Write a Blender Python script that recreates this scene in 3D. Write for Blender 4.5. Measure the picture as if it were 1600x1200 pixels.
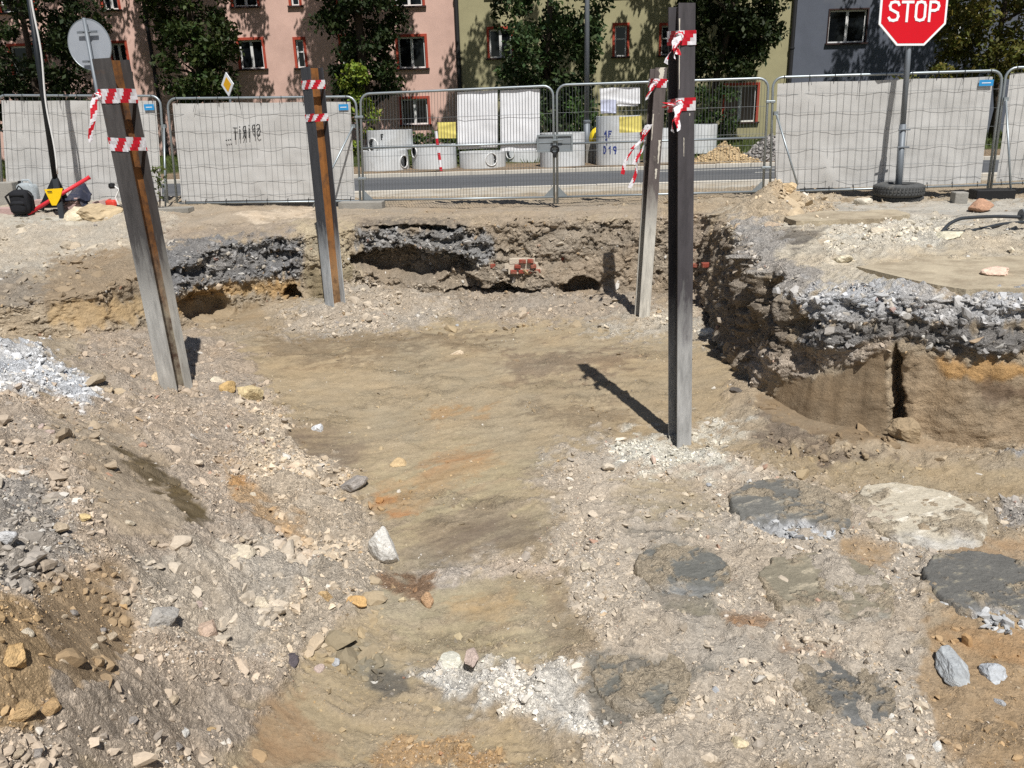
import bpy, math, random
import numpy as np
from mathutils import Vector, Matrix

# ------------------------------------------------------------------ camera, sky, sun
FPX = 1260.0; PITCH = math.radians(18.64); ROLL = math.radians(1.66); EYE = 1.62
cF = np.array([0, math.cos(PITCH), -math.sin(PITCH)])
_r0 = np.array([1.0, 0, 0]); _u0 = np.array([0, math.sin(PITCH), math.cos(PITCH)])
cR = math.cos(ROLL) * _r0 - math.sin(ROLL) * _u0
cU = math.sin(ROLL) * _r0 + math.cos(ROLL) * _u0
cC = np.array([0, 0, EYE])

scene = bpy.context.scene
for o in list(bpy.data.objects):
    bpy.data.objects.remove(o, do_unlink=True)
cam_d = bpy.data.cameras.new('camera'); cam = bpy.data.objects.new('camera', cam_d)
scene.collection.objects.link(cam)
cam_d.sensor_width = 36; cam_d.lens = FPX / 1600 * 36
cam_d.clip_start = 0.05; cam_d.clip_end = 2000
cam.matrix_world = Matrix(((cR[0], cU[0], -cF[0], cC[0]), (cR[1], cU[1], -cF[1], cC[1]),
                           (cR[2], cU[2], -cF[2], cC[2]), (0, 0, 0, 1)))
scene.camera = cam
to_sun = Vector((0.57, -2.22, 3.72)).normalized()
SUN_EL = math.asin(to_sun.z); SUN_AZ = math.atan2(to_sun.x, to_sun.y)
world = bpy.data.worlds.new('World'); scene.world = world; world.use_nodes = True
wn = world.node_tree.nodes; wl = world.node_tree.links
sky = wn.new('ShaderNodeTexSky'); sky.sky_type = 'NISHITA'; sky.sun_disc = False
sky.sun_elevation = SUN_EL; sky.sun_rotation = SUN_AZ; sky.dust_density = 1.0; sky.ozone_density = 1.0
wn['Background'].inputs[1].default_value = 0.05
wl.new(sky.outputs[0], wn['Background'].inputs[0])
sun_d = bpy.data.lights.new('sun', 'SUN'); sun_d.energy = 4.8; sun_d.angle = math.radians(0.53)
sun_d.color = (1.0, 0.968, 0.92)
sun = bpy.data.objects.new('sun', sun_d); scene.collection.objects.link(sun)
sun.rotation_euler = to_sun.to_track_quat('Z', 'Y').to_euler()
scene.view_settings.view_transform = 'Standard'; scene.view_settings.look = 'None'
scene.view_settings.gamma = 1; scene.view_settings.use_curve_mapping = False
scene.view_settings.exposure = 0.10
scene.render.engine = 'CYCLES'
scene.cycles.use_denoising = False
scene.cycles.max_bounces = 6; scene.cycles.diffuse_bounces = 2; scene.cycles.glossy_bounces = 2
scene.cycles.transmission_bounces = 4; scene.cycles.transparent_max_bounces = 6
scene.cycles.caustics_reflective = False; scene.cycles.caustics_refractive = False

rng = np.random.default_rng(7); random.seed(7)

# ------------------------------------------------------------------ pixel <-> world (1600x1200 photograph)
def ray(x, y):
    return cF + cR * ((x - 800) / FPX) + cU * ((600 - y) / FPX)
def aty(x, y, Y):
    d = ray(x, y); return cC + d * (Y / d[1])
def atz(x, y, z):
    d = ray(x, y); return cC + d * ((z - EYE) / d[2])
def pxm(p):
    return float((np.asarray(p, dtype=float) - cC) @ cF) / FPX     # metres per photo pixel at that point
def proj(X, Y, Z):
    vx = X; vy = Y; vz = Z - EYE
    k = np.maximum(vy * cF[1] + vz * cF[2], 0.05)
    a = vx * cR[0] + vy * cR[1] + vz * cR[2]; b = vx * cU[0] + vy * cU[1] + vz * cU[2]
    return 800 + FPX * a / k, 600 - FPX * b / k

# ------------------------------------------------------------------ noise
def _hash(ix, iy, iz, seed):
    h = (ix.astype(np.int64) * 374761393 + iy.astype(np.int64) * 668265263 + iz.astype(np.int64) * 2147483647 + seed * 974711) & 0xFFFFFFFF
    h = ((h ^ (h >> 13)) * 1274126177) & 0xFFFFFFFF
    h = ((h ^ (h >> 16)) * 2246822519) & 0xFFFFFFFF
    return ((h ^ (h >> 15)) & 0xFFFFFF) / float(0xFFFFFF)
_Z0 = np.zeros(1, dtype=np.int64)
def vnoise(x, y, seed=0):
    ix = np.floor(x); iy = np.floor(y); fx = x - ix; fy = y - iy
    ix = ix.astype(np.int64); iy = iy.astype(np.int64)
    u = fx * fx * fx * (fx * (fx * 6 - 15) + 10); v = fy * fy * fy * (fy * (fy * 6 - 15) + 10)
    a = _hash(ix, iy, _Z0, seed); b = _hash(ix + 1, iy, _Z0, seed)
    c = _hash(ix, iy + 1, _Z0, seed); d = _hash(ix + 1, iy + 1, _Z0, seed)
    return (a + (b - a) * u) * (1 - v) + (c + (d - c) * u) * v
def fbm(x, y, scale, octv=4, seed=0, gain=0.5):
    s = np.zeros(np.shape(x)); amp = 1.0; tot = 0
    for i in range(octv):
        f = (2.03 ** i) / scale
        s += amp * (vnoise(x * f + i * 17.3, y * f - i * 9.1, seed + i) * 2 - 1); tot += amp; amp *= gain
    return s / tot
def worley(x, y, scale, seed=0):
    X = np.asarray(x) / scale; Y = np.asarray(y) / scale
    ix = np.floor(X).astype(np.int64); iy = np.floor(Y).astype(np.int64)
    best = np.full(X.shape, 9.0); cid = np.zeros(X.shape)
    for dx in (-1, 0, 1):
        for dy in (-1, 0, 1):
            jx = ix + dx; jy = iy + dy
            px = jx + _hash(jx, jy, _Z0, seed); py = jy + _hash(jx, jy, _Z0, seed + 5)
            d = (px - X) ** 2 + (py - Y) ** 2
            m = d < best
            best = np.where(m, d, best); cid = np.where(m, _hash(jx, jy, _Z0, seed + 11), cid)
    return np.sqrt(best), cid
def sstep(a, b, x):
    t = np.clip((x - a) / (b - a), 0, 1); return t * t * (3 - 2 * t)
def lin(c):
    c = np.asarray(c, dtype=float) / 255.0
    return np.where(c <= 0.04045, c / 12.92, ((c + 0.055) / 1.055) ** 2.4)

# ------------------------------------------------------------------ object helpers
COL = scene.collection
def link_mesh(name, me, mat=None, parent=None, smooth=False):
    if mat is not None: me.materials.append(mat)
    me.polygons.foreach_set('use_smooth', np.full(len(me.polygons), bool(smooth)))
    o = bpy.data.objects.new(name, me); COL.objects.link(o)
    if parent is not None: o.parent = parent
    return o
def fast_mesh(name, verts, faces, colors=None):
    """verts (N,3); faces (M,k) all the same size"""
    me = bpy.data.meshes.new(name); n = len(verts); m, k = faces.shape
    me.vertices.add(n); me.vertices.foreach_set('co', np.ascontiguousarray(verts, dtype=np.float32).ravel())
    me.loops.add(m * k); me.loops.foreach_set('vertex_index', np.ascontiguousarray(faces, dtype=np.int32).ravel())
    me.polygons.add(m); me.polygons.foreach_set('loop_start', np.arange(0, m * k, k, dtype=np.int32))
    me.update(calc_edges=True)
    if colors is not None:
        at = me.color_attributes.new('Col', 'FLOAT_COLOR', 'POINT')
        c4 = np.ones((n, 4), dtype=np.float32); c4[:, :colors.shape[1]] = colors
        at.data.foreach_set('color', c4.ravel())
    return me
class MB:
    """collects shapes and builds them as one mesh object"""
    def __init__(s): s.v = []; s.f = []
    def add(s, vs, fs):
        b = len(s.v); s.v += [tuple(map(float, v)) for v in vs]; s.f += [tuple(i + b for i in f) for f in fs]; return s
    def box(s, x0, x1, y0, y1, z0, z1):
        vs = [(x0, y0, z0), (x1, y0, z0), (x1, y1, z0), (x0, y1, z0), (x0, y0, z1), (x1, y0, z1), (x1, y1, z1), (x0, y1, z1)]
        return s.add(vs, [(0, 3, 2, 1), (4, 5, 6, 7), (0, 1, 5, 4), (1, 2, 6, 5), (2, 3, 7, 6), (3, 0, 4, 7)])
    def obox(s, c, ax, ay, az):
        c, ax, ay, az = map(np.array, (c, ax, ay, az)); vs = []
        for k in (-1, 1):
            for a, b in ((-1, -1), (1, -1), (1, 1), (-1, 1)): vs.append(c + a * ax + b * ay + k * az)
        return s.add(vs, [(0, 3, 2, 1), (4, 5, 6, 7), (0, 1, 5, 4), (1, 2, 6, 5), (2, 3, 7, 6), (3, 0, 4, 7)])
    def tube(s, pts, r, n=8, cap=True):
        pts = [np.array(p, dtype=float) for p in pts]; rs = r if isinstance(r, (list, tuple)) else [r] * len(pts)
        vs = []; prev = None
        for i, p in enumerate(pts):
            t = pts[min(i + 1, len(pts) - 1)] - pts[max(i - 1, 0)]; t /= (np.linalg.norm(t) + 1e-9)
            if prev is None:
                a = np.array([0, 0, 1.0]) if abs(t[2]) < 0.9 else np.array([1.0, 0, 0])
            else: a = prev
            u = a - t * (a @ t); u /= (np.linalg.norm(u) + 1e-9); w = np.cross(t, u); prev = u
            for k in range(n):
                an = 2 * math.pi * k / n; vs.append(p + rs[i] * (u * math.cos(an) + w * math.sin(an)))
        fs = []
        for i in range(len(pts) - 1):
            for k in range(n):
                a = i * n + k; b = i * n + (k + 1) % n; fs.append((a, b, b + n, a + n))
        if cap: fs.append(tuple(range(n - 1, -1, -1))); fs.append(tuple(range((len(pts) - 1) * n, len(pts) * n)))
        return s.add(vs, fs)
    def lathe(s, prof, c=(0, 0, 0), n=32):
        vs = []; fs = []
        for (r, z) in prof:
            for k in range(n):
                an = 2 * math.pi * k / n; vs.append((c[0] + r * math.cos(an), c[1] + r * math.sin(an), c[2] + z))
        for i in range(len(prof) - 1):
            for k in range(n):
                a = i * n + k; b = i * n + (k + 1) % n; fs.append((a, b, b + n, a + n))
        return s.add(vs, fs)
    def prism(s, poly, ax, ay, az, c):
        """polygon (list of 2D) in plane ax,ay at c, extruded by az"""
        c, ax, ay, az = map(np.array, (c, ax, ay, az)); n = len(poly)
        vs = [c + ax * p[0] + ay * p[1] for p in poly] + [c + ax * p[0] + ay * p[1] + az for p in poly]
        fs = [tuple(range(n - 1, -1, -1)), tuple(range(n, 2 * n))] + [(i, (i + 1) % n, (i + 1) % n + n, i + n) for i in range(n)]
        return s.add(vs, fs)
    def build(s, name, mat, parent=None, smooth=False, bevel=0):
        me = bpy.data.meshes.new(name); me.from_pydata(s.v, [], s.f); me.update()
        o = link_mesh(name, me, mat, parent, smooth)
        if bevel:
            m = o.modifiers.new('bevel', 'BEVEL'); m.width = bevel; m.segments = 2; m.limit_method = 'ANGLE'
        return o
def tag(o, label=None, cat=None, group=None, kind=None):
    if label: o['label'] = label
    if cat: o['category'] = cat
    if group: o['group'] = group
    if kind: o['kind'] = kind
    return o
def thing(name, label, cat, loc=(0, 0, 0), group=None):
    o = bpy.data.objects.new(name, None); COL.objects.link(o); o.location = tuple(map(float, loc)); o.empty_display_size = 0.1
    return tag(o, label, cat, group)
def put(parts, root):
    """parent world-space built parts to a root that has a location"""
    for p in parts:
        p.parent = root; p.matrix_parent_inverse = Matrix.Translation(-Vector(root.location))

# ------------------------------------------------------------------ materials
def M(name, col, rough=0.85, metal=0.0, var=0.2, scale=6.0, bump=0.0, bscale=40.0, col2=None, c2pos=0.55, c2soft=0.1, spec=0.4, c2scale=None, stretch=None, trans=0.0):
    m = bpy.data.materials.new(name); m.use_nodes = True; n = m.node_tree.nodes; l = m.node_tree.links
    b = n['Principled BSDF']; b.inputs['Roughness'].default_value = rough; b.inputs['Metallic'].default_value = metal
    b.inputs['Specular IOR Level'].default_value = spec
    c = tuple(lin(col)) + (1,)
    tc = n.new('ShaderNodeTexCoord'); vec = tc.outputs['Object']
    if stretch:
        mp = n.new('ShaderNodeMapping'); mp.inputs['Scale'].default_value = stretch; l.new(vec, mp.inputs[0]); vec = mp.outputs[0]
    nz = n.new('ShaderNodeTexNoise'); nz.inputs['Scale'].default_value = scale; nz.inputs['Detail'].default_value = 8; nz.inputs['Roughness'].default_value = 0.65
    l.new(vec, nz.inputs['Vector'])
    mr = n.new('ShaderNodeMapRange'); mr.inputs['From Min'].default_value = 0.25; mr.inputs['From Max'].default_value = 0.75
    mr.inputs['To Min'].default_value = 1 - var; mr.inputs['To Max'].default_value = 1 + var
    l.new(nz.outputs[0], mr.inputs[0])
    base = n.new('ShaderNodeRGB'); base.outputs[0].default_value = c; out = base.outputs[0]
    if col2 is not None:
        n2 = n.new('ShaderNodeTexNoise'); n2.inputs['Scale'].default_value = c2scale or scale * 0.6; n2.inputs['Detail'].default_value = 10; n2.inputs['Roughness'].default_value = 0.7
        l.new(vec, n2.inputs['Vector'])
        r2 = n.new('ShaderNodeMapRange'); r2.inputs['From Min'].default_value = c2pos - c2soft; r2.inputs['From Max'].default_value = c2pos + c2soft
        l.new(n2.outputs[0], r2.inputs[0])
        mx = n.new('ShaderNodeMix'); mx.data_type = 'RGBA'; mx.inputs['B'].default_value = tuple(lin(col2)) + (1,)
        l.new(r2.outputs[0], mx.inputs['Factor']); l.new(out, mx.inputs['A']); out = mx.outputs['Result']
    mul = n.new('ShaderNodeVectorMath'); mul.operation = 'SCALE'
    l.new(out, mul.inputs[0]); l.new(mr.outputs[0], mul.inputs['Scale']); l.new(mul.outputs[0], b.inputs['Base Color'])
    if bump:
        nb = n.new('ShaderNodeTexNoise'); nb.inputs['Scale'].default_value = bscale; nb.inputs['Detail'].default_value = 6
        l.new(vec, nb.inputs['Vector'])
        bp = n.new('ShaderNodeBump'); bp.inputs['Strength'].default_value = bump; bp.inputs['Distance'].default_value = 0.02
        l.new(nb.outputs[0], bp.inputs['Height']); l.new(bp.outputs[0], b.inputs['Normal'])
    if trans:
        tr = n.new('ShaderNodeBsdfTranslucent'); ms = n.new('ShaderNodeMixShader'); ms.inputs[0].default_value = trans
        l.new(mul.outputs[0], tr.inputs[0]); l.new(b.outputs[0], ms.inputs[1]); l.new(tr.outputs[0], ms.inputs[2])
        l.new(ms.outputs[0], n['Material Output'].inputs[0])
    return m
def attr_mat(name, rough=0.95, nscale=55.0, bump=0.5, amp=0.16, dist=0.012, spec=0.2, trans=0.0):
    """base colour from the mesh's own colour attribute, broken up by fine grain"""
    m = bpy.data.materials.new(name); m.use_nodes = True; n = m.node_tree.nodes; l = m.node_tree.links
    b = n['Principled BSDF']; b.inputs['Roughness'].default_value = rough; b.inputs['Specular IOR Level'].default_value = spec
    at = n.new('ShaderNodeVertexColor'); at.layer_name = 'Col'
    tc = n.new('ShaderNodeTexCoord')
    nz = n.new('ShaderNodeTexNoise'); nz.inputs['Scale'].default_value = nscale; nz.inputs['Detail'].default_value = 9; nz.inputs['Roughness'].default_value = 0.75
    l.new(tc.outputs['Object'], nz.inputs['Vector'])
    mr = n.new('ShaderNodeMapRange'); mr.inputs['From Min'].default_value = 0.3; mr.inputs['From Max'].default_value = 0.7
    mr.inputs['To Min'].default_value = 1 - amp; mr.inputs['To Max'].default_value = 1 + amp
    l.new(nz.outputs[0], mr.inputs[0])
    mul = n.new('ShaderNodeVectorMath'); mul.operation = 'SCALE'
    l.new(at.outputs[0], mul.inputs[0]); l.new(mr.outputs[0], mul.inputs['Scale']); l.new(mul.outputs[0], b.inputs['Base Color'])
    if bump:
        bp = n.new('ShaderNodeBump'); bp.inputs['Strength'].default_value = bump; bp.inputs['Distance'].default_value = dist
        l.new(nz.outputs[0], bp.inputs['Height']); l.new(bp.outputs[0], b.inputs['Normal'])
    if trans:
        tr = n.new('ShaderNodeBsdfTranslucent'); ms = n.new('ShaderNodeMixShader'); ms.inputs[0].default_value = trans
        l.new(mul.outputs[0], tr.inputs[0]); l.new(b.outputs[0], ms.inputs[1]); l.new(tr.outputs[0], ms.inputs[2])
        l.new(ms.outputs[0], n['Material Output'].inputs[0])
    return m
def soil_mat():
    m = bpy.data.materials.new('soil'); m.use_nodes = True; n = m.node_tree.nodes; l = m.node_tree.links
    b = n['Principled BSDF']; b.inputs['Roughness'].default_value = 0.95; b.inputs['Specular IOR Level'].default_value = 0.15
    at = n.new('ShaderNodeVertexColor'); at.layer_name = 'Col'; tc = n.new('ShaderNodeTexCoord'); ro = at.outputs['Alpha']
    def math_(op, a, c=None, d=None):
        x = n.new('ShaderNodeMath'); x.operation = op
        for i, v in enumerate((a, c, d)):
            if v is None: continue
            if isinstance(v, (int, float)): x.inputs[i].default_value = v
            else: l.new(v, x.inputs[i])
        return x.outputs[0]
    def noise(scale, det=6, rough=0.7, vec=None):
        x = n.new('ShaderNodeTexNoise'); x.inputs['Scale'].default_value = scale; x.inputs['Detail'].default_value = det; x.inputs['Roughness'].default_value = rough
        l.new(vec or tc.outputs['Object'], x.inputs['Vector']); return x.outputs[0]
    def vor(scale):
        x = n.new('ShaderNodeTexVoronoi'); x.inputs['Scale'].default_value = scale; x.inputs['Randomness'].default_value = 1.0
        l.new(tc.outputs['Object'], x.inputs['Vector'])
        sp = n.new('ShaderNodeSeparateColor'); l.new(x.outputs['Color'], sp.inputs[0]); return x.outputs['Distance'], sp.outputs[0]
    d1, c1 = vor(42); d2, c2 = vor(105); g = noise(30, 10, 0.78); big = noise(5, 5, 0.6)
    mp = n.new('ShaderNodeMapping'); mp.inputs['Rotation'].default_value = (0, 0, -0.35); mp.inputs['Scale'].default_value = (3.0, 13, 6); l.new(tc.outputs['Object'], mp.inputs[0]); stv = noise(1.0, 8, 0.7, mp.outputs[0])
    peb = math_('MULTIPLY', ro, math_('MULTIPLY_ADD', big, 1.6, 0.1))
    # brightness: pebble-to-pebble, grain, scrape streaks where smooth
    k = math_('MULTIPLY_ADD', math_('SUBTRACT', c1, 0.5), math_('MULTIPLY', peb, 0.42), 1.0)
    k = math_('MULTIPLY_ADD', math_('SUBTRACT', c2, 0.5), math_('MULTIPLY_ADD', peb, 0.45, 0.08), k)
    k = math_('MULTIPLY_ADD', math_('SUBTRACT', g, 0.5), 0.9, k)
    k = math_('MULTIPLY_ADD', math_('MULTIPLY', math_('SUBTRACT', stv, 0.5), math_('SUBTRACT', 1.0, ro)), 0.5, k)
    mul = n.new('ShaderNodeVectorMath'); mul.operation = 'SCALE'; l.new(at.outputs[0], mul.inputs[0]); l.new(k, mul.inputs['Scale']); l.new(mul.outputs[0], b.inputs['Base Color'])
    h = math_('MULTIPLY', math_('SUBTRACT', 1.0, math_('MULTIPLY', d1, 1.0)), math_('MULTIPLY', math_('MULTIPLY', peb, c1), 1.3))
    h = math_('MULTIPLY_ADD', math_('SUBTRACT', 1.0, d2), math_('MULTIPLY', math_('MULTIPLY_ADD', peb, 0.7, 0.03), c2), h)
    h = math_('MULTIPLY_ADD', g, math_('MULTIPLY_ADD', ro, 0.9, 0.5), h)
    h = math_('MULTIPLY_ADD', stv, math_('MULTIPLY', math_('SUBTRACT', 1.0, ro), 0.25), h)
    bp = n.new('ShaderNodeBump'); bp.inputs['Strength'].default_value = 0.95; bp.inputs['Distance'].default_value = 0.022; l.new(h, bp.inputs['Height']); l.new(bp.outputs[0], b.inputs['Normal'])
    return m
mSoil = soil_mat()
mStone = attr_mat('rubble_stone', nscale=60, bump=0.4, amp=0.15, dist=0.006)
mLeaf = attr_mat('leaf', rough=0.6, nscale=3, bump=0, amp=0.1, trans=0.25, spec=0.3)

# ------------------------------------------------------------------ terrain shape
def chaikin(p, it=2):
    p = np.array(p, dtype=float)
    for _ in range(it):
        q = [p[0]]
        for a, b in zip(p[:-1], p[1:]): q += [0.8 * a + 0.2 * b, 0.2 * a + 0.8 * b]
        q.append(p[-1]); p = np.array(q)
    return p
RIM = chaikin([(-16, 9.4), (-9, 9.9), (-6.6, 10.1), (-5.5, 10.6), (-5.0, 11.6), (-4.5, 12.6), (-3.5, 13.0), (-2.9, 12.75), (-2.4, 13.2),
               (0, 13.15), (2.4, 12.95), (3.1, 12.8), (3.25, 12.2), (2.95, 10.6), (2.72, 9.0), (2.72, 7.9), (3.0, 7.35), (3.9, 6.75), (5.0, 6.4), (7.5, 6.2), (16, 6.2)], 2)
PIT = np.vstack([RIM, [(16, -2.5), (-16, -2.5)]])
def rim_dist(x, y):
    """signed distance to the rim: positive outside the pit"""
    x = np.asarray(x, dtype=float); y = np.asarray(y, dtype=float)
    d2 = np.full(x.shape, 1e9)
    for a, b in zip(RIM[:-1], RIM[1:]):
        e = b - a; L = e @ e
        t = np.clip(((x - a[0]) * e[0] + (y - a[1]) * e[1]) / L, 0, 1)
        d2 = np.minimum(d2, (x - a[0] - t * e[0]) ** 2 + (y - a[1] - t * e[1]) ** 2)
    ins = np.zeros(x.shape, dtype=bool)
    for a, b in zip(PIT, np.roll(PIT, -1, axis=0)):
        c = (a[1] > y) != (b[1] > y)
        with np.errstate(divide='ignore', invalid='ignore'):
            xi = (b[0] - a[0]) * (y - a[1]) / (b[1] - a[1] + 1e-12) + a[0]
        ins ^= c & (x < xi)
    d = np.sqrt(d2)
    return np.where(ins, -d, d)
class TPS:
    def __init__(s, pts, smooth=0.02):
        P = np.array(pts, dtype=float); s.p = P[:, :2]; n = len(P)
        K = s.k(np.linalg.norm(s.p[:, None] - s.p[None], axis=2)) + np.eye(n) * smooth
        A = np.zeros((n + 3, n + 3)); A[:n, :n] = K; A[:n, n] = 1; A[:n, n + 1:] = s.p; A[n, :n] = 1; A[n + 1:, :n] = s.p.T
        s.w = np.linalg.solve(A, np.concatenate([P[:, 2], [0, 0, 0]]))
    @staticmethod
    def k(r): return r * r * np.log(r + 1e-9)
    def __call__(s, x, y):
        n = len(s.p); z = s.w[n] + s.w[n + 1] * x + s.w[n + 2] * y
        for i in range(n):
            z = z + s.w[i] * s.k(np.sqrt((x - s.p[i, 0]) ** 2 + (y - s.p[i, 1]) ** 2))
        return z
_fl = [(750, 600, -1.25), (600, 560, -1.22), (950, 560, -1.22), (1060, 685, -1.26), (900, 750, -1.3), (700, 750, -1.3), (1100, 800, -1.33),
       (1300, 800, -1.34), (1500, 780, -1.32), (1500, 950, -1.36), (1550, 1150, -1.42), (1200, 1100, -1.4), (900, 1100, -1.4), (700, 1000, -1.42),
       (500, 1100, -1.42), (430, 650, -1.2), (520, 760, -1.28), (600, 890, -1.34), (470, 1010, -1.33), (380, 1150, -1.36),
       (300, 700, -0.98), (180, 700, -0.76), (60, 700, -0.52), (300, 850, -0.96), (150, 850, -0.66), (0, 850, -0.34), (250, 1000, -1.0),
       (100, 1000, -0.58), (0, 1000, -0.3), (300, 1180, -1.22), (150, 1180, -0.8), (0, 1190, -0.48), (0, 550, -0.5), (80, 590, -0.62),
       (200, 560, -0.98), (285, 617, -1.08), (340, 560, -1.1), (400, 500, -1.24), (1180, 640, -1.25), (1390, 705, -1.28), (1590, 715, -1.28)]
FLOOR = TPS([tuple(atz(*p)) for p in _fl] + [(-0.5, 11.8, -1.2), (-0.5, 12.7, -1.18), (1.8, 11.7, -1.2), (2.3, 12.5, -1.2), (-1.8, 11.6, -1.2), (-2.0, 12.6, -1.02),
       (-3.0, 12.2, -1.12), (-4.2, 11.8, -1.28), (-5.6, 9.7, -0.93), (-4.6, 9.6, -0.98), (-7, 9, -0.7), (-8, 6, -0.3), (-6, 6.5, -0.4), (-8, 3, -0.3), (-4.5, 2, -0.1), (-3.4, 3.5, -0.12), (-4.5, 5, -0.2),
       (2.7, 11.0, -1.25), (2.5, 9.5, -1.28), (6, 5, -1.3), (7, 3, -1.4), (0, 1.8, -1.42), (3, 1.8, -1.42), (-12, 5, 0), (13, 4, -1.3)])
UPPER = TPS([(0, 13.3, -0.03), (-2.5, 13.6, -0.03), (3.2, 12.6, 0.02), (2.8, 9.5, 0.0), (2.75, 7.7, -0.06), (3.4, 7.2, -0.02), (4.3, 6.6, 0.0), (6, 6.4, 0.02), (5, 9, 0.06),
             (6.3, 11.4, 0.07), (6.3, 13.2, 0.05), (9, 13.3, 0.07), (1, 14.5, 0), (0, 16, 0), (-4, 14.8, 0.08), (-7, 15.0, 0.2), (-9.5, 15.2, 0.26), (-9, 14.3, 0.22), (-6, 13, -0.12),
             (-6.0, 10.8, -0.47), (-5.1, 11.8, -0.33), (-4.5, 12.8, -0.15), (-3.5, 13.4, -0.06), (-9, 10.6, -0.4), (-9, 13, 0), (12, 8, 0.1), (12, 14, 0.1), (-14, 12, 0),
             (0, 18, 0), (10, 18, 0.02), (-10, 18, 0.02), (4.2, 13.2, 0.1)])
def bump_at(x, y, cx, cy, rx, ry, h):
    return h * np.exp(-(((x - cx) / rx) ** 2 + ((y - cy) / ry) ** 2))
def z_floor(x, y):
    z = FLOOR(x, y)
    z = z + (0.0 - z) * sstep(1.7, 0.3, y) if True else z
    # heaps and scrapes
    z = z + bump_at(x, y, -2.0, 12.1, 0.6, 0.35, 0.10) + bump_at(x, y, 0.4, 12.5, 0.8, 0.3, 0.05)
    bank = sstep(-1.25, -0.9, z) * sstep(10.5, 9.0, y)
    z = z + bank * (0.13 * fbm(x, y, 0.8, 3, 14) + 0.07 * np.clip(fbm(x, y, 0.42, 4, 16, 0.6) + 0.1, 0, 1))
    # crumbled soil along the foot of the block
    z = z + bump_at(x, y, 3.15, 6.55, 0.5, 0.22, 0.10) + bump_at(x, y, 2.45, 7.7, 0.3, 0.5, 0.10) + bump_at(x, y, 2.35, 9.3, 0.28, 0.9, 0.10) + bump_at(x, y, 4.4, 6.1, 0.6, 0.18, 0.10)
    return np.clip(z, -1.75, 0.3)
def z_upper(x, y):
    z = UPPER(x, y)
    z = z + bump_at(x, y, 4.2, 12.75, 0.42, 0.34, 0.30) + bump_at(x, y, 4.0, 12.5, 0.8, 0.45, 0.12) + bump_at(x, y, 3.9, 12.0, 0.35, 0.5, 0.12)
    z = z + bump_at(x, y, -6.4, 14.0, 0.5, 0.4, 0.08) + bump_at(x, y, -4.6, 14.1, 0.6, 0.35, 0.1) + bump_at(x, y, 9.2, 12.2, 0.8, 0.6, 0.18)
    k = sstep(16.3, 17.4, y)
    return z * (1 - k) - 0.03 * k

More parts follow.
